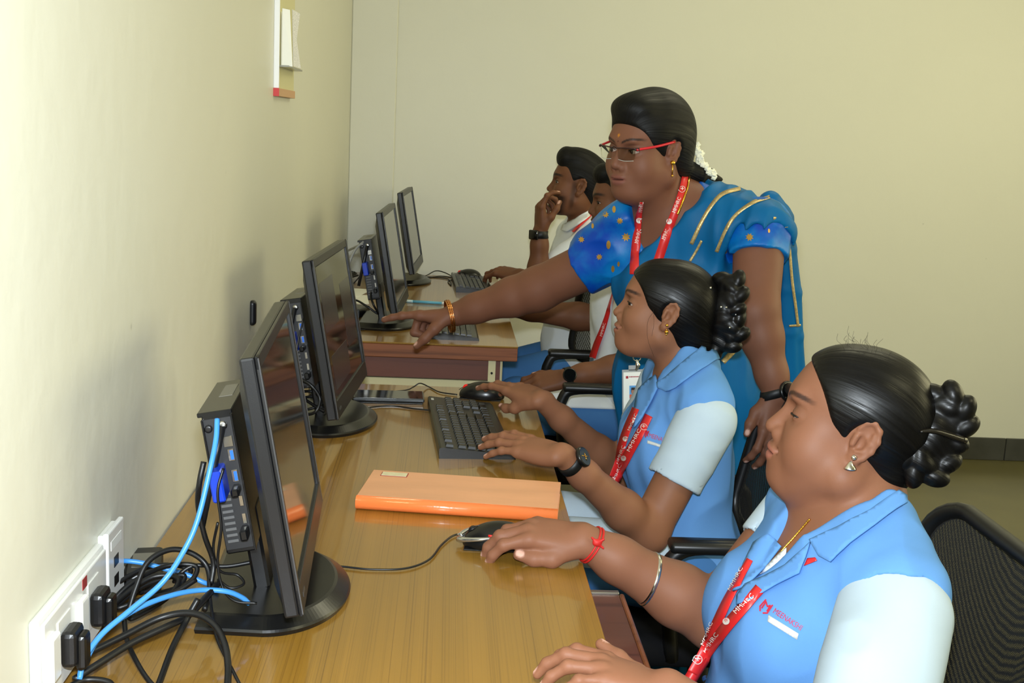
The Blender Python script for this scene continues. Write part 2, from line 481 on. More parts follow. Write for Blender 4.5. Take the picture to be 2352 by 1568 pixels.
struct(box_obj('wall_front', (2.0, -2.06, 1.5), (4.24, .12, 3.0), wallm), 'cream plaster wall behind the camera')
struct(box_obj('ceiling', (2.0, 1.6, 3.05), (4.24, 7.4, .1), ceilm), 'white painted ceiling')
floorm = mat('olive_stone_floor', (92, 86, 50), .28, noise=.16, nscale=5, bump=.03, bscale=60)
struct(box_obj('floor', (2.0, 1.6, -.05), (4.24, 7.4, .1), floorm), 'olive green polished stone floor')
# shallow plaster pier in the corner of the back wall
px_ = hity(911, 200, YB)[0]
struct(box_obj('trim_1', (px_/2, YB-.02, 1.5), (px_, .04, 3.0), wallm, bevel=.004), 'shallow plaster pier in the corner of the back wall')
# dark skirting of stone tiles along the back wall
skm = mat('dark_skirting_stone', (66, 66, 62), .35, noise=.2, nscale=12)
bb = bpy.data.objects.new('baseboard_back', None); C.objects.link(bb); bb.location = (2.0, YB, 0); struct(bb, 'dark grey stone tile skirting along the back wall')
xj = hity(2307, 1025, YB)[0]
k0 = xj-3*.6
for i in range(7):
    a, b_ = max(.13, k0+i*.6-.0+.0015), min(3.99, k0+(i+1)*.6-.0015)
    if b_-a > .02:
        t = box_obj('tile', ((a+b_)/2, YB-.006, .052), (b_-a, .012, .104), skm, bb, bevel=.002)
struct(box_obj('trim_2', (xj, YB-.002, .05), (3.4, .004, .1), mat('pale_grout', (150, 146, 128), .8)), 'pale grout bed behind the skirting tiles')
# window in the right-hand wall (out of the picture, lets the daylight in)
winm = mat('window_glow', (255, 246, 205), .3, emit=1.2)
wn = bpy.data.objects.new('window_1', None); C.objects.link(wn); wn.location = (3.99, 2.6, 1.1); struct(wn, 'wide window letting daylight in')
for i in range(3):
    box_obj('pane', (3.99, 1.55+i*1.05, 1.75), (.012, .98, 1.22), winm, wn)
frm = mat('window_frame_white', (225, 225, 220), .4)
for z in (1.11, 2.39): box_obj('window_frame', (3.975, 2.6, z), (.04, 3.2, .05), frm, wn)
for y in (1.02, 2.075, 3.125, 4.18): box_obj('window_mullion', (3.975, y, 1.75), (.04, .05, 1.24), frm, wn)
# ceiling tubes
tubem = mat('lit_tube', (255, 248, 225), .3, emit=3.0)
for y, lab in ((0.6, 'fluorescent tube on the ceiling nearer the switch board'), (3.6, 'fluorescent tube on the ceiling towards the back wall')):
    x = 2.5 if y < 1 else 1.9
    e = empty('tube_light', (x, y, 2.93), lab, 'ceiling light')
    box_obj('housing', (x, y, 2.98), (1.25, .09, .04), frm, e, bevel=.005)
    V, F = tube_np([(x-.6, y, 2.94), (x+.6, y, 2.94)], .014, 10); pyobj('tube', V, F, tubem, e)

# ------------------------------------------------------------------ desks
def wood(name, base, dark, scale, coat, rough, axis='y', broad=.1):
    m = bpy.data.materials.new(name); m.use_nodes = True; nt = m.node_tree; b = nt.nodes['Principled BSDF']
    b.inputs['Roughness'].default_value = rough; b.inputs['Coat Weight'].default_value = coat; b.inputs['Coat Roughness'].default_value = .06
    tc = nt.nodes.new('ShaderNodeTexCoord')
    def nz(sc, det, rough_=.5):
        mp = nt.nodes.new('ShaderNodeMapping'); mp.inputs['Scale'].default_value = sc; nt.links.new(tc.outputs['Object'], mp.inputs[0])
        n = nt.nodes.new('ShaderNodeTexNoise'); n.inputs['Scale'].default_value = 1; n.inputs['Detail'].default_value = det
        n.inputs['Roughness'].default_value = rough_; nt.links.new(mp.outputs[0], n.inputs[0]); return n
    s1 = (scale, .55, 40) if axis == 'y' else (2.2, scale, scale)
    s2 = (scale*.10, .5, 6) if axis == 'y' else (.9, scale*.16, scale*.3)
    n1 = nz(s1, 4, .6); n2 = nz(s2, 3)
    r1 = nt.nodes.new('ShaderNodeMapRange'); r1.inputs[1].default_value = .52; r1.inputs[2].default_value = .72; nt.links.new(n1.outputs['Fac'], r1.inputs[0])
    mx = nt.nodes.new('ShaderNodeMix'); mx.data_type = 'RGBA'; mx.inputs[6].default_value = rgba(base); mx.inputs[7].default_value = rgba(dark)
    nt.links.new(r1.outputs[0], mx.inputs[0])
    r2 = nt.nodes.new('ShaderNodeMapRange'); r2.inputs[1].default_value = .3; r2.inputs[2].default_value = .7
    r2.inputs[3].default_value = 1-broad; r2.inputs[4].default_value = 1+broad; nt.links.new(n2.outputs['Fac'], r2.inputs[0])
    m2 = nt.nodes.new('ShaderNodeMix'); m2.data_type = 'RGBA'; m2.blend_type = 'MULTIPLY'; m2.inputs[0].default_value = 1
    nt.links.new(mx.outputs[2], m2.inputs[6]); nt.links.new(r2.outputs[0], m2.inputs[7]); nt.links.new(m2.outputs[2], b.inputs['Base Color'])
    return m
topm = wood('varnished_laminate', (142, 104, 38), (106, 74, 27), 460, .6, .28, broad=.09)
edgem = wood('brown_lipping', (142, 84, 52), (98, 54, 32), 60, .3, .35, axis='x')
panelm = wood('dark_brown_board', (104, 58, 44), (80, 42, 32), 50, .15, .45, axis='x')
steelm = mat('beige_steel', (214, 204, 160), .4, spec=.5)
darkm = mat('black_rubber', (16, 16, 17), .6)
TW = .65
def desk(y0, y1, label, bracket):
    e = empty('desk', (TW/2, (y0+y1)/2, 0), label, 'desk')
    box_obj('desktop', (TW/2+.002, (y0+y1)/2, .7475), (TW-.004, y1-y0, .005), topm, e, bevel=.001)
    box_obj('lipping', (TW/2+.002, (y0+y1)/2, .7245), (TW-.006, y1-y0-.003, .041), edgem, e, bevel=.002)
    box_obj('apron', (TW/2-.02, y0+.03, .672), (TW-.06, .018, .062), panelm, e)
    box_obj('apron', (TW/2-.02, y1-.05, .672), (TW-.06, .018, .062), panelm, e)
    if bracket:
        box_obj('bracket', (TW-.075, y0+.018, .655), (.022, .004, .10), steelm, e)
        V, F = lathe([(.0035, 0), (.0035, .003)], 10); pyobj('bolt', xf(V, [[1, 0, 0], [0, 0, -1], [0, 1, 0]], (TW-.075, y0+.016, .664)), F, darkm, e)
    for y in (y0+.05, y1-.05):
        for x in (.05, TW-.06): box_obj('leg', (x, y, .355), (.035, .035, .71), steelm, e, bevel=.003)
        box_obj('rail', (TW/2, y-.012, .625), (TW-.1, .02, .022), steelm, e)
        box_obj('rail', (TW/2, y, .10), (TW-.12, .025, .025), steelm, e)
    return e
D1 = desk(.75, 2.925, 'long wooden desk with the orange notebook on it', False)
D2 = desk(3.505, 5.12, 'wooden desk with the pen on it, against the back wall', True)
# pull-out shelf under the near desk
t = empty('pull_out_tray', (.62, 1.6, .6), 'brown pull-out shelf with metal edge under the notebook desk', 'shelf')
box_obj('board', (.575, 1.45, .615), (.33, .92, .018), panelm, t, bevel=.001)
box_obj('metal_edge', (.575, 1.916, .617), (.33, .012, .022), mat('aluminium', (190, 188, 178), .3, 1.0), t, bevel=.001)
box_obj('slide', (.668, 1.42, .645), (.012, .72, .040), darkm, t)
box_obj('front_lip', (.744, 1.45, .612), (.008, .92, .03), edgem, t, bevel=.002)

# ------------------------------------------------------------------ monitors and small computers
plast = mat('black_monitor_plastic', (22, 22, 24), .36, spec=.5, bump=.05, bscale=900)
plast2 = mat('black_satin_plastic', (15, 15, 16), .28, spec=.5)
screenm = mat('dark_screen_glass', (24, 24, 24), .07, spec=1.0)
glossedge = mat('grey_bezel_edge', (70, 70, 72), .25)
silver = mat('nickel_plated', (188, 186, 180), .25, 1.0)
bluep = mat('blue_plug_plastic', (20, 60, 190), .35)
usbblue = mat('blue_socket_tongue', (40, 110, 220), .4)
wht = mat('white_plastic', (226, 226, 220), .35)
blackc = mat('black_cable', (14, 14, 15), .42)
TILT = math.radians(10.2)
def rot_y(a):
    return Matrix(((math.cos(a), 0, math.sin(a)), (0, 1, 0), (-math.sin(a), 0, math.cos(a))))
RT = rot_y(-TILT)
def panel_pt(p): return RT @ Vector(p)+Vector((.054, 0, .058))    # panel frame: front bottom centre
def monitor(loc, rz, label, content=None):
    e = empty('monitor', loc, label, 'monitor', 'flat screen monitors on the desks', rz)
    def part(name, V, F, m, smooth=False, par=None):
        o = pyobj(name, V, F, m, par or e, smooth, False); return o
    # D-shaped base, flat at the back, with a sloped rim
    def outl(ax, b, xb):
        P = [(xb, -b*.93)]+[(ax*math.cos(a), b*math.sin(a)) for a in np.linspace(-math.pi/2, math.pi/2, 65)]+[(xb, b*.93)]
        return P
    lv = [(outl(.104, .150, -.085), 0), (outl(.106, .152, -.086), .006), (outl(.104, .150, -.085), .009), (outl(.088, .132, -.078), .019), (outl(.084, .128, -.075), .0205)]
    V = [(x, y, z) for P, z in lv for x, y in P]; n = len(lv[0][0])
    F = [(i*n+k, i*n+(k+1) % n, (i+1)*n+(k+1) % n, (i+1)*n+k) for i in range(4) for k in range(n)]
    F += [tuple(range(n))[::-1], tuple(4*n+k for k in range(n))]
    part('base', V, F, plast2)
    bm = bmesh.new(); box(bm, (-.022, 0, .075), (.022, .07, .12), RT, .004); o = link('stand_neck', bm_mesh('stand_neck', bm), plast2, e, False)
    # housing
    W, H = .44, .322
    def pb(name, c, s, m, bev=.002, par=None, seg=2):
        bm = bmesh.new(); box(bm, panel_pt(c), s, RT, bev, seg); o = link(name, bm_mesh(name, bm), m, par or e, False); return o
    hs = pb('housing', (-.0125, 0, H/2), (.018, W, H), plast, .003)
    # swollen back shell
    V = []; 
    for (dx, w_, z0, z1) in ((-.0205, .43, .006, .311), (-.032, .36, .03, .28), (-.038, .20, .07, .24)):
        V += [tuple(panel_pt((dx, a, b))) for a, b in ((-w_/2, z0), (w_/2, z0), (w_/2, z1), (-w_/2, z1))]
    F = [(i*4+k, i*4+(k+1) % 4, (i+1)*4+(k+1) % 4, (i+1)*4+k) for i in range(2) for k in range(4)]+[(8, 9, 10, 11)]
    part('back_shell', V, F, plast)
    # bezel bars standing proud of the screen
    pb('bezel', (-.001, 0, H-.008), (.004, W, .016), plast, .001); pb('bezel', (-.001, 0, .0175), (.005, W, .035), plast, .0015)
    for s in (-1, 1): pb('bezel', (-.001, s*(W/2-.008), H/2), (.004, .016, H), plast, .001)
    for s in (-1, 1): pb('bezel_edge', (.0008, s*(W/2-.0015), H/2), (.002, .003, H-.004), glossedge, .0006)
    sc = pb('screen', (-.0025, 0, .168), (.001, W-.03, H-.05), screenm, 0)
    if content:
        for (y0, y1, z0, z1, g) in content:
            pb('screen_window', (-.0019, (y0+y1)/2, (z0+z1)/2), (.0003, y1-y0, z1-z0), mat('screen_pixels_%d' % g, (g, g, g+4), .2, emit=.35), 0, sc)
    pb('maker_mark', (.0017, .0-.18, .016), (.0005, .022, .006), glossedge, 0)
    return e
def computer(loc, rz, label, plugs=True):
    e = empty('mini_computer', loc, label, 'computer', 'small black computers behind the monitors', rz)
    X0, Z0 = -.0625, .098                                   # rear-left lower corner in the tilted frame
    def pb(name, c, s, m, bev=.001, par=None, seg=1):
        bm = bmesh.new(); box(bm, RT @ Vector((X0+c[0], c[1], Z0+c[2]))+Vector((.0255, 0, .0)), s, RT, bev, seg)
        return link(name, bm_mesh(name, bm), m, par or e, False)
    H = .188
    pb('case', (.020, 0, H/2), (.038, .176, H), plast2, .002)
    pb('lid', (.018, .004, H), (.044, .184, .006), plast2, .001)
    pb('case_label', (.022, .03, H+.0032), (.018, .07, .0006), mat('grey_sticker', (120, 116, 104), .5), 0)
    y = -.0885
    rp = pb('rear_panel', (.020, y, H/2), (.036, .002, H-.012), mat('dark_rear_plate', (30, 30, 32), .5), .0005)
    pb('rim', (.039, y-.002, H/2), (.0025, .006, H-.004), plast2, .0005)
    pb('rim', (.0015, y-.002, H*.72), (.0025, .006, H*.5), plast2, .0005)
    bm = bmesh.new()
    def disc(name, c, r, m, par=rp):
        V, F = lathe([(r, 0), (r, .003), (r*.5, .0035)], 14)
        V = np.array([RT @ (Vector((v[0], -v[2], v[1]))+Vector((0, 0, 0))) for v in V])+np.array(RT @ Vector((X0+c[0], c[1], Z0+c[2]))+Vector((.0255, 0, 0)))
        return pyobj(name, V, F, m, par, True, False)
    bm.free()
    disc('screw', (.008, y-.001, H-.018), .005, plast)
    disc('antenna_socket', (.026, y-.001, H-.016), .006, silver)
    for i, z in enumerate((.140, .112)):
        pb('usb_socket', (.030, y-.001, z-.008), (.008, .003, .016), silver, .0004, rp); pb('usb_tongue', (.031, y-.0026, z-.008), (.004, .001, .012), usbblue, 0, rp)
    pb('network_socket', (.029, y-.001, H-.038), (.012, .003, .014), silver, .0004, rp)
    for z in (.070, .046): pb('display_socket', (.032, y-.001, z), (.005, .003, .014), silver, .0004, rp)
    for i in range(9): pb('vent_slat', (.013, y-.0016, .018+i*.008), (.014, .002, .0038), mat('vent_grey', (88, 88, 88), .45), .0003, rp)
    pb('video_plug', (.012, y-.020, .103), (.016, .042, .040), bluep, .002)
    pb('plug', (.030, y-.014, .088), (.010, .028, .010), plast2, .002); pb('plug', (.031, y-.012, .030), (.010, .026, .014), plast2, .002)
    # the slanting wireless aerial
    a = RT @ Vector((X0+.026, y-.006, Z0+H-.016))+Vector((.0255, 0, 0)); b = a+Vector((-.022, -.022, -.125))
    V, F = tube_np([a, a*.7+b*.3, b], [.0055, .0055, .0042] if False else .0048, 8); pyobj('aerial', V, F, plast, e, True, False)
    return e
MON = [((.203, 1.582, .75), math.radians(3.0), 'black monitor nearest the wall switch board, its screen mirroring the orange notebook', None),
       ((.182, 2.545, .75), math.radians(-3.5), 'black monitor facing the seated woman with the black wristwatch, grey windows on screen',
        [(-.18, -.02, .17, .27, 34), (-.17, .03, .05, .12, 30), (.05, .18, .10, .24, 26)]),
       ((.240, 3.835, .75), math.radians(-2), 'black monitor facing the young man in front of the pen', None),
       ((.262, 4.880, .75), math.radians(-3), 'black monitor close to the back wall', None)]
PCL = ['small black computer with blue network cable hung behind a monitor', 'small black computer with blue video plug behind the windowed screen',
       'small black computer with grey cables hung behind the pen-side monitor']
for i, (l, rz, lab, ct) in enumerate(MON):
    monitor(l, rz, lab, ct)
    if i < 3: computer(l, rz, PCL[i])
# ------------------------------------------------------------------ keyboards
kbm = mat('black_keyboard_plastic', (20, 20, 19), .34); keym = mat('black_keycap', (26, 26, 25), .38)
keyprint = mat('white_key_print', (190, 190, 184), .5)
def keycap(w_, d_):
    n = 'keycap_%d' % round(w_*10000)
    bm = bmesh.new(); r = bmesh.ops.create_cube(bm, size=1.0)
    for v in r['verts']:
        t = .86 if v.co.z > 0 else 1.0
        v.co = Vector((v.co.x*(d_ - (.0022 if v.co.z > 0 else 0)), v.co.y*(w_-(.0022 if v.co.z > 0 else 0)), v.co.z*.006))
    bmesh.ops.bevel(bm, geom=[e for e in bm.edges if e.verts[0].co.z > 0 and e.verts[1].co.z > 0], offset=.0006, segments=1, affect='EDGES')
    me = bm_mesh(n, bm); me.materials.append(keym); return me
CAPS = {}
U = .019
ROWS = [[(0, 1), (2, 1), (3, 1), (4, 1), (5, 1), (6.5, 1), (7.5, 1), (8.5, 1), (9.5, 1), (11, 1), (12, 1), (13, 1), (14, 1)],
        [(i, 1) for i in range(13)]+[(13, 2)], [(0, 1.5)]+[(1.5+i, 1) for i in range(12)]+[(13.5, 1.5)],
        [(0, 1.75)]+[(1.75+i, 1) for i in range(11)]+[(12.75, 2.25)], [(0, 2.25)]+[(2.25+i, 1) for i in range(10)]+[(12.25, 2.75)],
        [(0, 1.25), (1.25, 1.25), (2.5, 1.25), (3.75, 6.25), (10, 1.25), (11.25, 1.25), (12.5, 1.25), (13.75, 1.25)]]
for i, r_ in enumerate(ROWS):
    if i in (0, 1, 2): r_ += [(15.25+k, 1) for k in range(3)]
    if i == 4: r_ += [(16.25, 1)]
    if i == 5: r_ += [(15.25+k, 1) for k in range(3)]
    if i == 5: r_ += [(18.5, 2), (20.5, 1)]
    elif i > 0: r_ += [(18.5+k, 1) for k in range(4 if i in (1, 2, 4) else 3)]
def keyboard(loc, rz, label):
    e = empty('keyboard', loc, label, 'keyboard', 'black computer keyboards', rz)
    L_, D_ = .445, .152
    prof = [(-D_/2, 0), (-D_/2, .020), (-D_/2+.004, .0225), (D_/2-.006, .0095), (D_/2, .004), (D_/2, 0)]
    V = [(x, s*L_/2, z) for s in (-1, 1) for x, z in prof]; n = len(prof)
    F = [(k, (k+1) % n, n+(k+1) % n, n+k) for k in range(n)]+[tuple(range(n))[::-1], tuple(range(n, 2*n))]
    o = pyobj('keyboard_body', V, F, kbm, e, False, False)
    sl = math.atan2(.013, D_-.01)
    for r_i, r_ in enumerate(ROWS):
        x = -D_/2+.021+r_i*U*1.0+(.006 if r_i > 0 else 0)
        z = .0225-(x+D_/2-.004)*math.tan(sl)+.0026
        for (c, w_) in r_:
            kw = w_*U-.0028
            if round(kw*1e4) not in CAPS: CAPS[round(kw*1e4)] = keycap(kw, U-.0034)
            k = bpy.data.objects.new('key', CAPS[round(kw*1e4)]); C.objects.link(k); k.parent = e
            k.location = (x, -L_/2+.009+(c+w_/2)*U, z); k.rotation_euler = (0, sl, 0)
    box_obj('maker_mark', (-D_/2+.009, .195, .0224), (.006, .016, .0006), keyprint, e, world=False)
    return e
keyboard((.486, 2.500, .75), math.radians(4.0), 'black keyboard under the hand of the woman with the black wristwatch')
keyboard((.455, 3.800, .75), math.radians(1.0), 'black keyboard on the desk beside the pen, under the pointing arm')
keyboard((.535, 4.845, .75), math.radians(2.5), 'black keyboard near the back wall, beside the bearded man\'s hand')

# ------------------------------------------------------------------ mice
redg = mat('red_glow_plastic', (220, 30, 24), .3, emit=.25)
def mouse(loc, rz, label, kind):
    e = empty('computer_mouse', loc, label, 'mouse', None, rz)
    S = Solid(); S.ell((0, 0, .006), (.053, .031, .031), k=.004)
    S.ell((.012, 0, .012), (.042, .030, .026), k=.015)
    S.post.append(cut((0, 0, -1), (0, 0, .0015), .002))
    V, F = S.mesh(.002); link('shell', mesh_np('shell', V, F), plast2, e, False)
    box_obj('foot_plate', (0, 0, .0012), (.10, .052, .0024), plast, e, bevel=.001, world=False)
    V, F = tube_np(np.array([(-.037, -.004, .024), (-.037, .004, .024)]), .0075, 14); pyobj('scroll_wheel', V, F, redg if kind != 'silver' else plast, e, True, False)
    V, F = tube_np(np.array([(-.054, 0, .017), (-.035, 0, .0318), (-.012, 0, .0365)]), .0007, 6); pyobj('button_seam', V, F, plast, e, True, False)
    if kind == 'silver':
        for s in (-1, 1):
            P = spline([(-.058, s*.006, .012), (-.048, s*.021, .016), (-.025, s*.030, .021), (.0, s*.0318, .024), (.03, s*.029, .020)], 6)
            V, F = tube_np(P, np.linspace(.006, .0025, len(P)), 8, flat=.8)
            pyobj('chrome_trim', V, F, mat('chrome_trim', (205, 205, 205), .15, .9), e, True, False)
            P = spline([(-.012, s*.0305, .028), (.008, s*.031, .027), (.030, s*.027, .023)], 6); V, F = tube_np(P, .0016, 8); pyobj('red_lamp', V, F, redg, e, True, False)
    return e
m1 = hitz(1140, 1238, .762); mouse((m1[0], m1[1], .75), math.radians(-4), 'black and chrome mouse with red light on the notebook desk', 'silver')
m2 = hitz(1110, 900, .765); mouse((m2[0]-.005, m2[1], .75), math.radians(-8), 'plain black mouse with red wheel at the far end of the notebook desk', 'plain')
m3 = hitz(1068, 612, .765); mouse((m3[0]+.01, min(m3[1], 5.06), .75), math.radians(-15), 'black mouse under the hand of the bearded man', 'plain')

# ------------------------------------------------------------------ notebook, pen, telephone, papers
coverm = mat('orange_notebook_cover', (222, 158, 116), .38, noise=.10, nscale=9, bump=.25, bscale=22, stretch=(.6, 2.2, 1), coat=.35)
spinem = mat('bright_orange_tape', (240, 124, 64), .24, coat=.6, bump=.3, bscale=90)
e = empty('notebook', (.467, 2.003, .75), 'orange plastic-covered notebook with small label', 'notebook', None, math.radians(-7))
bm = bmesh.new(); box(bm, (0, .004, .012), (.336, .148, .019), None, .002); link('pages', bm_mesh('p', bm), mat('page_edges', (222, 210, 180), .7), e, False)
for z in (.0012, .0228): box_obj('cover', (0, .004, z), (.341, .154, .0022), coverm, e, bevel=.001, world=False)
P = [(.0005+.0118*math.cos(a), .012+.0118*math.sin(a)) for a in np.linspace(math.pi/2, 3*math.pi/2, 11)]
V = [(s*.1706, -.071+x-.002, z) for s in (-1, 1) for x, z in P]; n = len(P)
F = [(k, k+1, n+k+1, n+k) for k in range(n-1)]+[tuple(range(n)), tuple(range(n, 2*n))[::-1]]
pyobj('spine_tape', V, F, spinem, e, True, False)
box_obj('label_border', (-.128, .058, .0242), (.048, .024, .0006), mat('red_print', (150, 50, 50), .6), e, world=False)
box_obj('label_sticker', (-.128, .058, .0247), (.045, .021, .0006), mat('cream_label', (214, 206, 172), .5, noise=.12, nscale=80), e, world=False)
# pen
a, b = hitz(918, 690, .756), hitz(1020, 696, .756); a[2] = b[2] = .7555
e = empty('pen', tuple((a+b)/2-np.array([0, 0, .0055])), 'pale blue ballpoint pen lying on the far desk', 'pen')
d = (b-a)
V, F = tube_np([a+d*.30, a+d*.95], .0052, 12); pyobj('barrel', V, F, mat('sky_blue_plastic', (96, 170, 200), .3), e)
V, F = tube_np([a, a+d*.30], .0055, 12); pyobj('cap', V, F, mat('pale_blue_cap', (168, 208, 222), .3), e)
V, F = tube_np([a+d*.95, b], .0048, 12); pyobj('end_plug', V, F, wht, e)
V, F = tube_np([a+d*.02+np.array([0, -.006, .002]), a+d*.26+np.array([0, -.006, .002])], .0016, 6); pyobj('clip', V, F, wht, e)
# telephone in its case
pc = (hitz(800, 920, .76)+hitz(975, 922, .76)+hitz(820, 893, .76)+hitz(972, 897, .76))/4
e = empty('mobile_phone', (pc[0], pc[1], .75), 'black mobile phone with grey edge lying beside the mouse cable', 'phone', None, math.radians(3))
box_obj('phone_body', (0, 0, .008), (.168, .088, .0085), mat('graphite_edge', (70, 72, 74), .3, .6), e, bevel=.003, seg=2, world=False)
box_obj('phone_glass', (0, 0, .0125), (.160, .080, .0012), screenm, e, bevel=.0004, world=False)
box_obj('cover_flap', (-.02, .0, .0019), (.20, .092, .0038), plast, e, bevel=.001, world=False)
# papers and a white power brick behind the third monitor
paperm = mat('white_paper', (236, 236, 228), .7)
p1 = hitz(815, 690, .752)
for i, (dx, dy, r_, lab) in enumerate(((0, 0, .1, 'white paper sheet lying under the cables on the far desk'), (-.02, .17, -.2, 'folded white paper sheet by the wall on the far desk'))):
    o = box_obj('paper_sheet', (0, 0, 0), (.15, .21, .0012), paperm, None); o.location = (p1[0]-.03+dx, p1[1]+.04+dy, .7507+i*.0013); o.rotation_euler = (0, 0, r_); tag(o, lab, 'paper')

# ------------------------------------------------------------------ wall fittings
def wb(name, y0, y1, z0, z1, x0, x1, m, par=None, bev=.002):
    return box_obj(name, ((x0+x1)/2, (y0+y1)/2, (z0+z1)/2), (x1-x0, y1-y0, z1-z0), m, par, None, bev, 2)
e = empty('switch_board', (0.0, 1.35, .765), 'white electric switch board on the wall with rocker switches', 'switch board')
wb('back_box', 1.205, 1.450,   .757, .863, .0, .011, wht, e, .004)
wb('cover_plate', 1.212, 1.444, .762, .858, .011, .015, mat('white_gloss_plate', (232, 232, 228), .2), e, .002)
for y in (1.232, 1.335):
    r_ = wb('rocker_switch', y-.014, y+.014, .785, .838, .0145, .022, mat('white_gloss_plate', (232, 232, 228), .2), e, .003)
for y in (1.275, 1.385):
    wb('socket', y-.022, y+.022, .782, .842, .0148, .0165, wht, e, .001)
wb('red_sticker', 1.345, 1.362, .842, .855, .0149, .0156, mat('red_print', (150, 50, 50), .6), e, 0)
e = empty('network_outlet', (0.0, 1.50, .774), 'tall white network socket plate beside the switch board', 'wall socket')
wb('back_box', 1.458, 1.520, .772, .868, 0, .008, wht, e, .002)
wb('face_plate', 1.454, 1.526, .768, .872, .008, .015, mat('white_gloss_plate', (232, 232, 228), .2), e, .002)
wb('label_window', 1.465, 1.512, .846, .858, .0149, .0156, paperm, e, 0)
for z in (.826, .80): wb('network_port', 1.478, 1.498, z-.007, z+.007, .0149, .0156, plast, e, 0)
def plug(y, z, label):
    e = empty('power_plug', (.017, y, z-.03), label, 'plug')
    wb('plug_body', y-.019, y+.019, z-.024, z+.018, .0168, .034, plast, e, .006)
    wb('plug_grip', y-.012, y+.012, z-.030, z+.012, .031, .043, plast2, e, .005)
    return e
plug(1.272, .812, 'black power plug in the socket nearer the rocker switch at the board end')
plug(1.380, .812, 'black power plug in the socket next to the network plate')
# black cable clip on the wall
c_ = hitx(576, 718, 0.0)
S = Solid(); S.rbox((.004, c_[1], c_[2]), (.008, .012, .028), .008, k=.003); V, F = S.mesh(.002)
tag(link('wall_grommet', mesh_np('g', V, F), plast), 'small black oval cable grommet on the wall', 'grommet')
# paper pocket
h0, h1 = hitx(640, 215, .012), hitx(674, 215, 0.012)
e = empty('wall_pocket', (0, (h0[1]+h1[1])/2, h0[2]), 'narrow wall board with clear pocket of papers and red foot', 'wall pocket')
ya, yb_, zb = h0[1], h1[1]+.02, h0[2]-.005
wb('board', ya, yb_, zb, 1.95, .0, .010, mat('cream_board', (214, 208, 160), .5), e, .001)
wb('edge_strip', ya-.004, ya+.001, zb+.018, 1.95, .0, .013, mat('white_edge', (236, 236, 236), .3), e, .001)
wb('foot_strip', ya-.0045, yb_+.002, zb-.001, zb+.018, .0, .0135, mat('orange_foot', (206, 160, 118), .5), e, .001)
wb('foot_tip', ya-.0055, ya-.0043, zb-.001, zb+.018, .0, .0138, mat('red_tape', (200, 40, 36), .5), e, 0)
z0, z1 = 1.515, 1.640
wb('pocket_floor', ya+.01, yb_-.02, z0-.004, z0, .010, .034, mat('clear_plastic_grey', (120, 118, 100), .2), e, 0)
def sheet(name, pts, m, label, x=0):
    V = np.array(pts, float); V = np.vstack([V, V+np.array([.0012, -.0012, 0])]); n = len(pts)
    F = [tuple(range(n)), tuple(range(n, 2*n))[::-1]]+[(i, (i+1) % n, n+(i+1) % n, n+i) for i in range(n)]
    o = pyobj(name, V, F, m, None, False); tag(o, label, 'paper'); return o
prm = mat('printed_paper', (206, 202, 190), .7, noise=.25, nscale=260, stretch=(1, 1, 3))
sheet('pocket_paper', [(.012, ya+.03, z0), (.026, ya+.05, z0), (.024, ya+.05, z1-.004), (.012, ya+.03, z1)], paperm, 'white paper at the back of the wall pocket')
sheet('pocket_paper', [(.016, ya+.012, z0), (.040, ya+.022, z0-.002), (.032, ya+.022, z1+.004), (.016, ya+.012, z1+.006)], paperm, 'plain white folded paper at the front of the wall pocket')
sheet('pocket_paper', [(.038, ya+.05, z0), (.054, ya+.07, z0-.004), (.041, ya+.07, z0+.075), (.050, ya+.07, z1), (.034, ya+.05, z1+.008)], prm, 'creased printed paper leaning out of the wall pocket')

# ------------------------------------------------------------------ cables
bluec = mat('sky_blue_network_cable', (66, 142, 214), .38); greyc = mat('grey_cable', (150, 150, 148), .45)
def cable(label, pts, r, m=blackc, cat='cable', name='cable', n=8):
    P = [hity(x, y, Y) if Y < 50 else hitz(x, y, Y-100) for x, y, Y in pts]
    P = [np.array([max(p[0], r+.002), p[1], max(p[2], .75+r)]) if p[0] < TW and p[1] < 5.1 else p for p in P]
    o = tube_obj(name, P, r, m, None, n); tag(o, label, cat); return o
T_ = 100.753                                     # on the desk
cable('blue network cable arching from the small computer down to the switch board', [(499, 962, 1.455), (496, 1010, 1.44), (482, 1080, 1.42), (455, 1190, 1.40), (425, 1260, 1.385), (375, 1335, 1.37), (300, 1400, 1.34), (235, 1455, 1.31), (195, 1510, 1.285), (182, 1560, 1.27)], .0034, bluec)
cable('blue network cable lying over the monitor base near the switch board', [(572, 1386, 1.455), (556, 1372, 1.45), (520, 1358, 1.44), (460, 1355, 1.43), (390, 1368, 1.40), (310, 1400, 1.36), (240, 1450, 1.325), (205, 1500, 1.30), (186, 1556, 1.28)], .0034, bluec)
cable('blue network cable plugged into the tall network plate', [(252, 1290, 1.515), (290, 1288, 1.53), (330, 1293, 1.535), (375, 1305, 1.54), (430, 1320, 1.54), (470, 1338, 1.54), (500, 1345, 1.53)], .0034, bluec)
cable('thick black power cable looping from a plug over the desk edge', [(170, 1505, 1.30), (200, 1500, 1.31), (280, 1462, 1.34), (370, 1418, 1.37), (440, 1408, 1.37), (490, 1432, 1.355), (515, 1475, 1.335), (524, 1530, 1.31), (522, 1600, 1.28)], .0042)
cable('black power cable running from the board under the monitor base', [(170, 1560, 1.27), (220, 1528, 1.29), (300, 1478, 1.33), (380, 1440, 1.36), (430, 1415, 1.39), (470, 1375, 1.42), (500, 1340, 1.45)], .0042)
cable('black cable falling straight towards the near desk end', [(455, 1375, 1.40), (430, 1420, 1.385), (395, 1490, 1.345), (365, 1570, 1.29), (350, 1620, 1.26)], .0038)
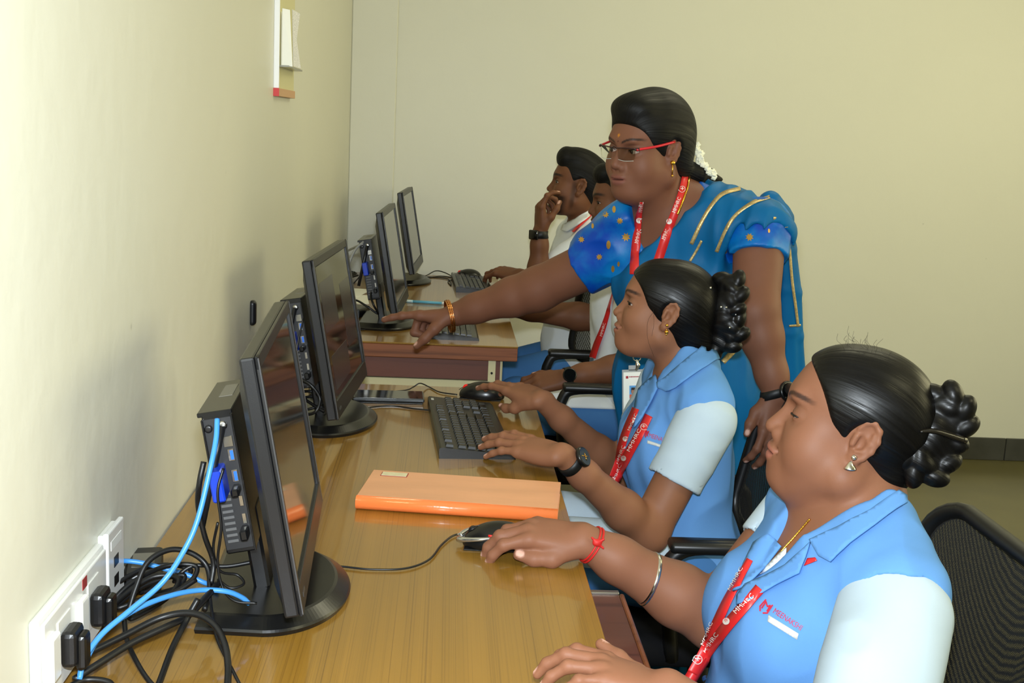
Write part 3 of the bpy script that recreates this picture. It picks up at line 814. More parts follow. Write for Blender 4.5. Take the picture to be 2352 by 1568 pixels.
cable('thin black cable crossing the near desk end', [(285, 1420, 1.38), (292, 1470, 1.35), (320, 1530, 1.31), (350, 1572, 1.285), (380, 1610, 1.27)], .003)
cable('thin black cable trailing beside the monitor base', [(480, 1330, 1.45), (486, 1400, 1.42), (500, 1470, 1.36), (535, 1540, 1.305), (560, 1590, 1.28)], .002)
cable('short black cable coil at the near desk end', [(160, 1575, 1.26), (200, 1560, 1.275), (250, 1566, 1.275), (262, 1590, 1.265)], .0035)
cable('black cable hooped high behind the monitor base', [(290, 1420, 1.42), (312, 1350, 1.44), (340, 1290, 1.46), (390, 1262, 1.48), (440, 1270, 1.49), (475, 1300, 1.49), (482, 1350, 1.47), (470, 1400, 1.43)], .0036)
cable('black cable wound in a flat coil by the network plate', [(240, 1400, 1.46), (300, 1340, 1.49), (380, 1300, 1.53), (450, 1300, 1.54), (430, 1340, 1.52), (340, 1370, 1.48), (270, 1395, 1.46), (330, 1345, 1.50), (420, 1320, 1.53), (400, 1355, 1.51), (300, 1400, 1.46)], .0034)
cable('black cable bundled under the blue cables', [(230, 1440, 1.42), (270, 1380, 1.46), (350, 1325, 1.50), (410, 1330, 1.50), (380, 1375, 1.47), (300, 1420, 1.43), (330, 1380, 1.46), (400, 1360, 1.48), (450, 1330, 1.50)], .0038)
cable('black cable looped beside the adapter brick', [(260, 1345, 1.50), (320, 1310, 1.53), (380, 1296, 1.55), (440, 1310, 1.55), (400, 1335, 1.53), (440, 1300, 1.54), (520, 1300, 1.55), (580, 1290, 1.56)], .003)
cable('black video cable hanging from the blue plug of the near computer', [(468, 1060, 1.43), (458, 1110, 1.425), (455, 1160, 1.44), (470, 1230, 1.45), (490, 1290, 1.46), (485, 1340, 1.45)], .0036)
cable('thin black cable dropping from the near computer socket', [(513, 1075, 1.45), (500, 1130, 1.44), (508, 1210, 1.44), (500, 1290, 1.45), (512, 1350, 1.45), (540, 1380, 1.44), (590, 1385, 1.44)], .0018)
cable('thin black cable curling round the monitor foot', [(500, 1200, 1.45), (490, 1260, 1.46), (505, 1310, 1.46), (545, 1320, 1.47), (560, 1340, 1.46), (530, 1350, 1.45), (500, 1330, 1.46)], .0018)
cable('thin black mouse cable trailing across the notebook desk', [(1078, 1228, T_), (1045, 1228, T_), (1015, 1250, T_), (985, 1285, T_), (930, 1305, T_), (850, 1307, T_), (770, 1300, T_), (700, 1308, T_)], .0016)
cable('thin black keyboard cable running to the windowed monitor', [(990, 942, T_), (950, 938, T_), (900, 932, T_), (850, 935, T_), (800, 944, T_), (740, 950, T_), (700, 945, T_)], .0018)
cable('thin black mouse cable looping up at the far desk end', [(1050, 906, T_), (1010, 900, T_), (985, 888, T_), (965, 880, T_+.012), (950, 888, T_+.004), (930, 896, T_), (870, 900, T_)], .0016)
cable('black video cable hanging behind the windowed monitor', [(660, 735, 2.40), (655, 790, 2.40), (668, 850, 2.42), (690, 905, 2.44), (720, 930, 2.46), (745, 945, 2.47)], .0034)
cable('black cable looping under the second small computer', [(690, 870, 2.43), (715, 885, 2.42), (735, 915, 2.42), (725, 945, 2.41), (700, 950, 2.43), (690, 930, 2.47)], .0034)
cable('thin black cable dropping from the second small computer', [(697, 730, 2.43), (682, 800, 2.41), (680, 860, 2.42), (690, 890, 2.43), (685, 935, 2.45)], .0018)
cable('black cable nest on the desk behind the windowed monitor', [(680, 900, 2.50), (720, 900, 2.52), (740, 925, 2.48), (700, 940, 2.48), (680, 920, 2.52), (730, 910, 2.55), (760, 935, 2.50), (810, 912, 2.60)], .0032)
cable('pale grey cable arching from the third small computer', [(835, 555, 3.74), (815, 575, 3.72), (800, 610, 3.70), (790, 640, 3.72), (780, 670, 3.75)], .004, greyc)
cable('white cable stretched to the wall behind the third monitor', [(832, 560, 3.73), (800, 575, 3.95), (780, 585, 4.1)], .004, greyc)
cable('thin black cable drooping behind the third small computer', [(848, 610, 3.75), (830, 630, 3.74), (808, 655, 3.72), (790, 668, 3.70), (775, 672, 3.70)], .002)
cable('black power cable bent under the third small computer', [(855, 655, 3.76), (852, 680, 3.74), (858, 700, 3.72), (868, 720, 3.74), (845, 705, 3.74), (820, 690, 3.76), (800, 688, 3.8)], .0034)
cable('black cable heap against the wall on the far desk', [(800, 622, 4.95), (818, 628, 4.9), (797, 634, 4.8), (814, 625, 4.92), (792, 640, 4.7), (822, 632, 4.8)], .004)
cable('thin black cable on the far desk edge before the monitor base', [(870, 735, T_), (850, 752, T_), (830, 757, T_), (815, 748, T_)], .0018)
cable('looped thin black cable between the far monitor and keyboard', [(950, 632, T_), (975, 634, T_), (1000, 622, T_+.012), (1022, 626, T_+.008), (1038, 636, T_), (1010, 634, T_), (978, 638, T_), (958, 628, T_+.012), (952, 636, T_)], .0022)
cable('thin black cable from the far keyboard corner', [(1042, 642, T_), (1029, 645, T_), (1036, 655, T_), (1030, 641, T_), (995, 636, T_), (962, 636, T_)], .0022)
def brick(px, py, z, size, rz, label, m=plast):
    p = hitz(px, py, z); e = empty('power_adapter', (p[0], p[1], .7505), label, 'adapter', None, rz)
    box_obj('adapter_body', (0, 0, size[2]/2), size, m, e, bevel=.005, seg=2, world=False)
    V, F = tube_np([(0, -size[1]/2, size[2]/2), (0, -size[1]/2-.022, size[2]/2)], .004, 8); pyobj('strain_relief', V, F, m, e, True, False)
    box_obj('rating_label', (0, 0, size[2]+.0001), (size[0]*.6, size[1]*.5, .0004), mat('grey_sticker', (120, 116, 104), .5), e, world=False)
brick(330, 1310, .765, (.05, .11, .03), .2, 'black power adapter among the cables by the network plate')
brick(735, 905, .765, (.05, .10, .03), .15, 'black power adapter behind the windowed monitor')
brick(822, 715, .765, (.05, .10, .03), -.3, 'black power adapter lying on paper on the far desk')
# ------------------------------------------------------------------ people: shared anatomy
EAR = np.array([-.008, .074, -.010]); NOSE = np.array([.1165, 0, -.036])
def head_rot(fwd, pitch, roll=0.0):
    f = Vector((fwd[0], fwd[1], 0)).normalized(); B = basis(f)
    Rp = Matrix(((math.cos(pitch), 0, -math.sin(pitch)), (0, 1, 0), (math.sin(pitch), 0, math.cos(pitch))))   # nose up for pitch > 0
    Rr = Matrix(((1, 0, 0), (0, math.cos(roll), -math.sin(roll)), (0, math.sin(roll), math.cos(roll))))
    return np.array(B @ Rp @ Rr)
def fit_head(ear, nose, Y, fwd, roll=0.0, fix=None):
    """place a head so that its near ear and nose tip fall on the two photo points at depth Y"""
    E0 = hity(*ear, Y); x = np.array([0.1, 1.0])
    def err(v):
        Rm = head_rot(fwd, v[0], roll); O = E0-v[1]*(Rm @ EAR)
        return pix(O+v[1]*(Rm @ NOSE))-np.array(nose)
    for _ in range(30):
        e = err(x); J = np.stack([(err(x+np.array(d))-e)/1e-4 for d in ((1e-4, 0), (0, 1e-4))], 1)
        x = x-np.linalg.solve(J, e)
    if fix: x[1] = fix
    Rm = head_rot(fwd, x[0], roll)
    print('head', ear, 'pitch', round(math.degrees(x[0]), 1), 'scale', round(x[1], 3))
    return Rm, E0-x[1]*(Rm @ EAR), x[1]
def head(S, H, chub=0.0, back=-.114, top=.112,  eye_open=1.0, nose=1.0, lips=1.0, smile=0.0, ears=True):
    Rm, O, s = H; S.frame(Rm, O, s)
    S.ell(((.078+back)/2, 0, (top-.056)/2), ((.078-back)/2, .073, (top+.056)/2), k=.01)
    S.ell((.034, 0, .032), (.054, .058, .056), k=.03)
    S.ell((.030, 0, -.038), (.058, .056, .074), k=.03)
    for y in (-1, 1):
        S.cone((.060, y*.018, -.097), (.000, y*(.046+.012*chub), -.066), .022+.004*chub, .023+.008*chub, k=.03)
        S.ell((.050, y*.036, -.036-.008*chub), (.036, .028+.012*chub, .032+.010*chub), k=.028)
    S.ell((.074, 0, -.099), (.020, .024, .017), k=.022)
    if chub: S.ell((.035, 0, -.098), (.04, .045, .022+.010*chub), k=.03)
    S.cone((.079, -.030, .021), (.079, .030, .021), .0115, .0115, k=.022)
    S.cone((.084, 0, .004), (.0835+.0205*nose, 0, -.034), .0068, .0102+.0016*chub, k=.013)
    for y in (-1, 1):
        S.ell((.092, y*.0138, -.0405), (.0130, .0090, .0100), k=.007)
        S.ell((.101, y*.0075, -.0478), (.0055, .0036, .0045), k=.003, sub=True)
        S.ell((.094, y*.037, .000), (.021, .023, .0125), k=.014, sub=True)
    S.ell((.078, 0, -.069), (.022, .030, .023), k=.02)
    S.ell((.0955, 0, -.0632), (.0105, .0215, .0062*lips), k=.005)
    S.ell((.0935, 0, -.0758), (.0112, .0200, .0074*lips), k=.005)
    S.ell((.105, 0, -.0695), (.0180, .0265, .0014), k=.0030, sub=True)
    for y in (-1, 1):
        if smile: S.ell((.090, y*.0275, -.0665+.004*smile), (.008, .0045, .0035), k=.006, sub=True)
        S.ell((.0695, y*.0335, -.0015), (.0160, .0190, .0145), k=.005)
        if eye_open > 0: S.ell((.0830, y*.0365, -.002-.003*(1-eye_open)), (.0175, .0165, .0050*eye_open), k=.0022, sub=True)
        if ears:
            t = math.radians(-10); Re = np.array([[math.cos(t), 0, math.sin(t)], [0, 1, 0], [-math.sin(t), 0, math.cos(t)]])
            yy = np.array([[1, .0, 0], [0, 1, 0], [0, 0, 1]])
            fl = math.radians(11)*y; Rf = np.array([[math.cos(fl), math.sin(fl), 0], [-math.sin(fl), math.cos(fl), 0], [0, 0, 1]])
            Rx = Rf @ Re; c = np.array([-.014, y*.0735, -.006])
            S.ell(c, (.0170, .0050, .0295), rot=Rx, k=.004)
            S.ell(c+Rx @ np.array([.004, y*.0055, -.004]), (.0080, .0060, .0130), rot=Rx, k=.002, sub=True)
            S.ell(c+Rx @ np.array([-.002, y*.0068, .0135]), (.0090, .0050, .0090), rot=Rx, k=.003, sub=True)
            ring = [(.0125, .014), (.007, .0265), (-.003, .0300), (-.0125, .0225), (-.0165, .008), (-.0145, -.008), (-.008, -.021), (.001, -.029)]
            S.chain([c+Rx @ np.array([a, y*.0035, b]) for a, b in ring], [.0026, .0034, .0036, .0036, .0034, .0032, .0036, .0055], k=.004)
            S.cone(c+Rx @ np.array([.0115, y*.0035, .004]), c+Rx @ np.array([.0125, y*.0035, -.009]), .0042, .0040, k=.004)
            S.chain([c+Rx @ np.array([a, y*.004, b]) for a, b in ((-.0085, .014), (-.0095, .000), (-.005, -.013), (.004, -.016))], [.0024]*4, k=.004)
            S.ell(c+Rx @ np.array([.003, y*.0015, -.031]), (.0080, .0050, .0090), rot=Rx, k=.006)
    return S
def hl(H, p):                                    # head-local point -> world
    return H[0] @ (np.asarray(p, float)*H[2])+H[1]
def to_local(H, P): return ((P-H[1]) @ H[0])/H[2]
BASES = [(.088, .026, .002), (.092, .006, .004), (.086, -.0135, .002), (.076, -.0305, -.003)]
SEG = [(.044, .026, .021), (.048, .030, .021), (.044, .027, .021), (.034, .021, .018)]
FR = [(.0096, .0086, .0078, .0066), (.0098, .0088, .0080, .0068), (.0094, .0084, .0076, .0064), (.0082, .0074, .0068, .0058)]
class Hand:
    """five-fingered hand; fwd = wrist to knuckles, dorsal = back of the hand, side +1 right / -1 left"""
    def __init__(s, S, wrist, fwd, dorsal, side, curls, thumb=None, spread=(8, 2, -4, -11), sc=1.0, fat=1.0, lens=1.0):
        f = Vector(fwd).normalized(); d = Vector(dorsal); d = (d-f*d.dot(f)).normalized(); y = d.cross(f)*side
        s.M = np.array(Matrix((f, y, d)).transposed()); s.O = np.array(wrist, float); s.sc = sc; s.nails = []; s.tips = []
        S.frame(s.M, s.O, sc)
        for b in BASES: S.cone((.0, b[1]*.62, -.002), (b[0], b[1], b[2]-.004), .0135*fat, .0112*fat, k=.014)
        S.ell((.034, .020, -.011), (.030, .014, .013), k=.014); S.ell((.038, -.019, -.010), (.034, .014, .012), k=.014)
        S.ell((.05, 0, -.003), (.042, .032, .012), k=.012)
        th = thumb or [(.016, .020, -.008), (.047, .042, -.016), (.076, .052, -.018), (.100, .056, -.020)]
        S.chain(th, [.0145*fat, .0118*fat, .0100*fat, .0078*fat], k=.010)
        s.finger_nail(th[-2], th[-1], .0085, np.array([0, .55, .85]))
        for i, b in enumerate(BASES):
            a = math.radians(spread[i]); h = np.array([math.cos(a), math.sin(a), 0]); ang = 0.0; p = np.array(b); pts = [p.copy()]
            for j in range(3):
                ang += math.radians(curls[i][j]); dr = h*math.cos(ang)+np.array([0, 0, -1])*math.sin(ang); p = p+dr*SEG[i][j]*lens; pts.append(p.copy())
            r = [q*fat for q in FR[i]]
            for j in range(3): S.cone(pts[j], pts[j+1], r[j], r[j+1], k=.0045 if j else .007)
            S.ell(pts[1], (r[1]*1.08,)*3, k=.004)
            nd = h*math.sin(ang)+np.array([0, 0, 1])*math.cos(ang)
            s.finger_nail(pts[2], pts[3], r[3], nd); s.tips.append(s.w(pts[3]))
        s.thumb_tip = s.w(th[-1])
    def w(s, p): return s.M @ (np.asarray(p, float)*s.sc)+s.O
    def finger_nail(s, a, b, r, n):
        a, b = np.array(a, float), np.array(b, float); d = (b-a)/np.linalg.norm(b-a); n = n-d*(n@d); n /= np.linalg.norm(n)
        c = b-d*.003+n*r*.92; M_ = s.M @ np.stack([d, np.cross(n, d), n], 1); s.nails.append((s.w(c), M_, np.array([.0075, .0058, .0045])*s.sc*(r/.0068)**.5))
HEAD_N = [0]
def ramp(a, b, x): return np.clip((x-a)/(b-a), 0, 1)
def paint(V, base, H=None, hands=(), brow=None, lip=None, beard=None, nail=(214, 168, 150), blotch=.05, palm=None, bindi=None, dark=None):
    c0 = lin(base); C_ = np.tile(c0, (len(V), 1)); n = np.zeros(len(V)); r = np.random.default_rng(2)
    for f in (18, 40, 90):
        for _ in range(3): n += np.sin(V @ (r.normal(size=3)*f)+r.uniform(0, 6))/3
    C_ *= (1+blotch*.5*n)[:, None]
    def mixin(m, col): C_[:] = C_*(1-m[:, None])+lin(col)*m[:, None]
    if H is not None:
        L = to_local(H, V); L[HEAD_N[0]:] = 9.0; x, y, z = L.T; ay = np.abs(y)
        if lip:
            m = (1-ramp(.85, 1.1, np.sqrt(((ay)/.025)**2+((z+.0695)/.0125)**2)))*ramp(.084, .090, x); mixin(m*.8, lip)
        if beard:
            m = ramp(-.040, -.058, z)*ramp(-.125, -.11, z)*ramp(-.005, .02, x)
            jaw = ramp(.030, .050, x)*ramp(-.046, -.056, z); side = ramp(.002, .008, x)*ramp(.026, .016, x)*ramp(.028, .0, z+.0)*ramp(-.11, -.08, z)
            m = np.clip(np.maximum(jaw*(1-.85*np.exp(-(((ay)/.022)**2+((z+.070)/.008)**2))), side*.55), 0, 1)*ramp(-.135, -.115, z); mixin(m*beard[1], beard[0])
        if brow:
            col, thick = brow; cz = .0165+.010*np.sin(np.clip((ay-.010)/.045, 0, 1)*math.pi*.75)
            m = ramp(thick, thick*.55, np.abs(z-cz))*ramp(.008, .014, ay)*ramp(.060, .050, ay)*ramp(.05, .06, x); mixin(m*.9, col)
        # upper lash line and darker lids
        m = np.exp(-(((ay-.033)/.018)**2+((z-.004)/.010)**2))*ramp(.06, .075, x); C_ *= (1-.28*m)[:, None]
        
        if bindi:
            for (yy, zz, rr, col) in bindi:
                m = ramp(rr, rr*.7, np.hypot(y-yy, z-zz))*(x > .05); mixin(m, col)
        if dark:
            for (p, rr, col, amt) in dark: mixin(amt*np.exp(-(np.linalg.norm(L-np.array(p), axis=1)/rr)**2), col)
    for hd in hands:
        for c, M_, rr in hd.nails:
            q = np.linalg.norm(((V-c) @ M_)/rr, axis=1); mixin(ramp(1.1, .75, q)*.9, nail)
    return np.clip(C_, 0, 1)
skinm = mat('skin', (150, 100, 75), .56, spec=.30, sss=.10, attr='Col', bump=.06, bscale=700)
def skin(par, solids, res, painter):
    Vs, Fs, o = [], [], 0
    for S, h in zip(solids, res):
        V, F = S.mesh(h, getattr(S, 'keep', None)); Vs.append(V); Fs.append(F+o); o += len(V)
    V = np.vstack(Vs); F = np.vstack(Fs); HEAD_N[0] = len(Vs[0])
    return link('body', mesh_np('body', V, F, cols=painter(V)), skinm, par)
def eyes(par, H, gaze=(1, 0, -.1), sides=(-1, 1)):
    m = mat('eye', (220, 215, 205), .08, attr='Col', spec=.6)
    g = np.array(gaze, float); g /= np.linalg.norm(g)
    for y in sides:
        V, F = [], []
        n1, n2 = 28, 20
        for i in range(n2+1):
            for j in range(n1):
                t, p = math.pi*i/n2, 2*math.pi*j/n1; V.append((math.cos(t), math.sin(t)*math.cos(p), math.sin(t)*math.sin(p)))
        for i in range(n2):
            for j in range(n1): F.append((i*n1+j, i*n1+(j+1) % n1, (i+1)*n1+(j+1) % n1, (i+1)*n1+j))
        V = np.array(V); G = np.array(basis(g)); V = V @ G.T; c = V @ g
        col = np.where((c > math.cos(.22))[:, None], lin((6, 5, 5)), np.where((c > math.cos(.56))[:, None], lin((36, 22, 15)), lin((168, 150, 138))))  # eye white darkened in its colour for the shade under the lids
        W = np.array([hl(H, v*.0133+np.array([.0712, y*.0335, -.0015])) for v in V])
        link('eye', mesh_np('eye', W, np.array(F), cols=col), m, par)
def hair_material(name, col, rough, bump):
    m = bpy.data.materials.new(name); m.use_nodes = True; nt = m.node_tree; b = nt.nodes['Principled BSDF']
    b.inputs['Base Color'].default_value = rgba(col); b.inputs['Roughness'].default_value = rough; b.inputs['Specular IOR Level'].default_value = .25
    a = nt.nodes.new('ShaderNodeAttribute'); a.attribute_name = 'flow'
    n = nt.nodes.new('ShaderNodeTexNoise'); n.inputs['Scale'].default_value = 1; n.inputs['Detail'].default_value = 4
    nt.links.new(a.outputs['Vector'], n.inputs['Vector'])
    bp = nt.nodes.new('ShaderNodeBump'); bp.inputs['Strength'].default_value = bump; bp.inputs['Distance'].default_value = .004
    nt.links.new(n.outputs['Fac'], bp.inputs['Height']); nt.links.new(bp.outputs[0], b.inputs['Normal'])
    mr = nt.nodes.new('ShaderNodeMapRange'); mr.inputs[1].default_value = .3; mr.inputs[2].default_value = .7; mr.inputs[3].default_value = rough-.10; mr.inputs[4].default_value = rough+.15
    nt.links.new(n.outputs['Fac'], mr.inputs[0]); nt.links.new(mr.outputs[0], b.inputs['Roughness'])
    return m
hairm = hair_material('black_hair', (9, 8, 8), .36, .32)
def hair(name, par, S, h, H, knot=(-.10, 0, -.02), fu=26.0, fv=9.0, keep=None, m=None):
    V, F = S.mesh(h, keep); L = to_local(H, V)-np.array(knot)
    ax = np.array([.95, 0, .30]); ax /= np.linalg.norm(ax); v = L @ ax; q = L-v[:, None]*ax
    u = np.arctan2(q[:, 1], q[:, 2]+.02); fl = np.stack([np.cos(u)*fu*.5, np.sin(u)*fu*.5, v*fv+np.linalg.norm(q, axis=1)*6], 1)
    return link(name, mesh_np(name, V, F, vecs=fl), m or hairm, par)
def braid(S, pts, r, n, k=.003):                 # plaited rope of overlapping lobes
    P = spline(pts, 12); L = np.r_[0, np.cumsum(np.linalg.norm(np.diff(P, axis=0), axis=1))]
    for i in range(n):
        t = (i+.5)/n*L[-1]; c = np.array([np.interp(t, L, P[:, a]) for a in range(3)])
        c2 = np.array([np.interp(min(t+.004, L[-1]), L, P[:, a]) for a in range(3)]); T = (c2-c); T /= np.linalg.norm(T)+1e-9
        # lobes alternate to both sides of the rope, seen from the camera
        view = (c-CAM)/np.linalg.norm(c-CAM); N = np.cross(T, view); N /= np.linalg.norm(N)+1e-9; sgn = 1 if i % 2 else -1
        a = math.radians(38)*sgn; X = T*math.cos(a)+N*math.sin(a)*-1; Y_ = np.cross(view, X); Y_ /= np.linalg.norm(Y_)
        Z_ = np.cross(X, Y_)
        S.ell(c+N*sgn*r*.40, (r*1.08, r*.72, r*.85), rot=np.stack([X, Y_, Z_], 1), k=k)
    return S
def torso(S, M3, O, sc=1.0, fat=1.0, bust=0.0, male=False, sh=.155, length=1.0):
    S.frame(M3, O, sc)
    S.ell((0, 0, -.15), (.100*fat, .140*fat, .155), k=.05)
    S.ell((-.005, 0, -.30*length), (.098*fat, .128*fat, .15), k=.06)
    S.ell((-.02, 0, -.45*length), (.125*fat, .160*fat, .13), k=.06)
    if bust:
        for y in (-1, 1): S.ell((.075*fat, y*.062, -.185), (.05*bust+.012, .062, .062), k=.045)
    for y in (-1, 1):
        S.cone((-.005, y*.05, -.035), (-.005, y*(sh-.012), -.052), .055*fat, .050*fat, k=.04)
        S.cone((-.012, y*.015, .035), (-.005, y*.11, -.020), .036, .030, k=.03)
    return S
def arm(S, sh, el, wr, r=(.050, .040, .041, .026), k=.02):
    S.frame(); sh, el, wr = map(np.array, (sh, el, wr)); mid = el+(wr-el)*.30
    S.chain([sh, el, mid, el+(wr-el)*.75, wr], [r[0], r[1], r[2], (r[2]+r[3])/2*.92, r[3]], k=k)
def cloth_material(name, col, rough=.85, weave=.15, noise=.05, sheen=.0):
    return mat(name, col, rough, spec=.08, noise=noise, nscale=6, bump=weave, bscale=1400, sheen=sheen)
vestm = cloth_material('blue_uniform_cloth', (98, 148, 208)); palem = cloth_material('pale_shirt_cloth', (182, 199, 212), .85)
whitem = cloth_material('white_shirt_cloth', (226, 231, 236), .8); pantm = cloth_material('blue_trouser_cloth', (70, 118, 176), .8)
lanm = mat('red_lanyard_satin', (212, 40, 40), .38, spec=.4); lanw = mat('white_lanyard_print', (240, 232, 226), .5)
goldm = mat('gold', (232, 176, 70), .22, 1.0); silverm = mat('bright_silver', (222, 220, 214), .2, 1.0)
def garment(name, par, S, h, m, keep=None):
    V, F = S.mesh(h, keep); return link(name, mesh_np(name, V, F), m, par)
def strand(par, lines, r, name='loose_hair', m=None):
    P = []
    for L_ in lines: P.append(tube_np(spline(L_, 6), r, 4, cap=False))
    V, F = merge(P); return pyobj(name, V, F, m or mat('hair_wisp', (20, 16, 14), .4), par)
def mmhrc(name_par, segs, hpx, bvh, off, depth=None):
    for p0, p1 in segs: lettering('lanyard_word', 'MMHRC', p0, p1, hpx, bvh, off, lanw, name_par, depth)
def disc_px(name, c, r, bvh, off, m, par, depth=None, n=16, ratio=1.0):
    P = [(c[0]+r*math.cos(a), c[1]+r*ratio*math.sin(a)) for a in np.linspace(0, 2*math.pi, n, endpoint=False)]
    P3 = lay(bvh, P+[c], off, depth); o = pyobj(name, P3, [(i, (i+1) % n, n) for i in range(n)], m, par, False); fix_normals(o, 0); return o

def lashes(par, H, lid=-.001, arch=.0045, sides=(-1, 1), r=.0009):
    for y in sides:
        P = []
        for t in np.linspace(-1, 1, 13):
            yy = .0360+.0150*t; z = lid+arch*(1-t*t)+.0016*t; q = 1-((yy-.0335)/.0190)**2-((z+.0015)/.0145)**2
            P.append(hl(H, (.0695+.0160*math.sqrt(max(q, .02))+.0008, y*yy*(1.0+.012*max(t, 0)), z)))
        V, F = tube_np(np.array(P), np.array([.3]+[1]*11+[.5])*r*H[2], 6); pyobj('eyelash', V, F, mat('lash_black', (10, 8, 8), .5), par)
def around(bvh, c, d, off, n=28, side=None):
    """points round a limb: rays sent outwards from its axis"""
    c, d = Vector(c), Vector(d).normalized(); u = d.orthogonal().normalized(); v = d.cross(u); out = []
    for i in range(n):
        a = 2*math.pi*i/n; r = u*math.cos(a)+v*math.sin(a); hit = bvh.ray_cast(c, r, .12)
        out.append((hit[3] if hit[0] is not None else None, r))
    ds = [x[0] for x in out if x[0] is not None]; md = float(np.median(ds)) if ds else .03
    D = np.array([x[0] if x[0] is not None and x[0] < md*1.5 else md for x in out]); D = (np.roll(D, 1)+D+np.roll(D, -1))/3
    return np.array([np.array(c+x[1]*(dd+off)) for dd, x in zip(D, out)])
def band(name, bvh, c, d, width, off, m, par, thick=.0018):
    d = np.array(d, float)/np.linalg.norm(d); R_ = [around(bvh, np.array(c)+d*t, d, off) for t in (-width/2, 0, width/2)]; n = len(R_[0]); V = np.vstack(R_)
    F = [(k*n+i, k*n+(i+1) % n, (k+1)*n+(i+1) % n, (k+1)*n+i) for k in range(2) for i in range(n)]
    o = pyobj(name, V, F, m, par); bm = bmesh.new(); bm.from_mesh(o.data); bmesh.ops.recalc_face_normals(bm, faces=bm.faces[:]); bmesh.ops.solidify(bm, geom=bm.faces[:], thickness=thick); bm.to_mesh(o.data); bm.free()
    for p_ in o.data.polygons: p_.use_smooth = True
    return o
def bracelet(name, bvh, c, d, off, r, m, par):
    P = around(bvh, c, d, off); V, F = tube_np(P, r, 6, closed=True); return pyobj(name, V, F, m, par)
def watch(par, bvh, c, d, facing, strap_m, face_m, r=.019, width=.018, square=False, hands=False):
    d = np.array(d, float)/np.linalg.norm(d); f = np.array(facing, float); f -= d*(f@d); f /= np.linalg.norm(f)
    o = bpy.data.objects.new('wristwatch', None); C.objects.link(o); o.location = tuple(c); parent(o, par); o.matrix_parent_inverse = Matrix.LocRotScale(par.location, par.rotation_euler, par.scale).inverted()
    band('strap', bvh, c, d, width, .0022, strap_m, o)
    h = bvh.ray_cast(Vector(c), Vector(f), .12); dist = (h[3] if h[0] is not None else .028)
    Mx = np.stack([d, np.cross(f, d), f], 1); O = np.array(c)+f*(dist+.002)
    if square:
        bm = bmesh.new(); box(bm, (0, 0, .0045), (.034, .040, .011), None, .004, 2); me = bm_mesh('case', bm, True)
        for v in me.vertices: v.co = Vector(Mx @ np.array(v.co)+O)
        link('watch_case', me, face_m, o)
    else:
        V, F = lathe([(r*.9, 0), (r, .002), (r, .007), (r*.92, .009)], 24); pyobj('watch_case', xf(V, Mx, O), F, plast2, o)
        V, F = lathe([(r*.86, .0088), (r*.86, .0095)], 24); pyobj('watch_dial', xf(V, Mx, O), F, face_m, o, False)
        if hands:
            for a, L_ in ((.5, .6), (2.3, .45), (3.6, .5), (5.2, .3)):
                V, F = tube_np(np.array([(0, 0, .0099), (r*L_*math.cos(a), r*L_*math.sin(a), .0099)]), .0006, 5); pyobj('watch_hand', xf(V, Mx, O), F, goldm, o)
    return o
def child_empty(name, loc, par):
    o = bpy.data.objects.new(name, None); C.objects.link(o); o.location = tuple(loc); o.empty_display_size = .02; parent(o, par); return o
def chain_px(name, line, bvh, off, r, m, par, n=10, beads=None):
    L = spline([(x, y, 0) for x, y in line], n)[:, :2]; P = lay(bvh, [tuple(q) for q in L], off)
    for _ in range(2): P[1:-1] = .25*P[:-2]+.5*P[1:-1]+.25*P[2:]
    R_ = r if not beads else r*(.75+.45*np.abs(np.sin(np.arange(len(P))*beads)))
    V, F = tube_np(P, R_, 6); return pyobj(name, V, F, m, par)

def strokes(name, lines, half, bvh, off, m, par):
    """embroidered line work: short straight stitches drawn in photo pixels"""
    parts = []
    for L_ in lines:
        for a, b in zip(L_[:-1], L_[1:]):
            a, b = np.array(a, float), np.array(b, float); d = (b-a)/np.linalg.norm(b-a); n = np.array([-d[1], d[0]])*half; e = d*half*.5
            P = lay(bvh, [tuple(a-n-e), tuple(a+n-e), tuple(b+n+e), tuple(b-n+e)], off); parts.append((P, [(0, 1, 2, 3)]))
    V, F = merge(parts); o = pyobj(name, V, F, m, par, False); o['kind'] = 'stuff'; fix_normals(o, 0); return o
def emblem(c, r, bvh, off, par, depth=None, ring=False):
    if not ring:
        disc_px('lanyard_emblem', c, r, bvh, off, lanw, par, depth)
        lettering('emblem_mark', '*', (c[0]-r*.55, c[1]+r*1.0), (c[0]+r*.55, c[1]+r*1.0), r*1.9, bvh, off+.0006, lanm, par, depth)
    else:
        P = lay(bvh, [(c[0]+r*math.cos(a), c[1]+r*math.sin(a)) for a in np.linspace(0, 2*math.pi, 20, endpoint=False)], off, depth)
        V, F = tube_np(P, .0006, 5, True); pyobj('lanyard_emblem', V, F, lanw, par)
        lettering('emblem_mark', '+', (c[0]-r*.6, c[1]+r*.5), (c[0]+r*.6, c[1]+r*.5), r*1.5, bvh, off, lanw, par, depth)

def smax(a, b, k):
    h = np.clip(.5-.5*(a-b)/k, 0, 1); return a+(b-a)*h+k*h*(1-h)
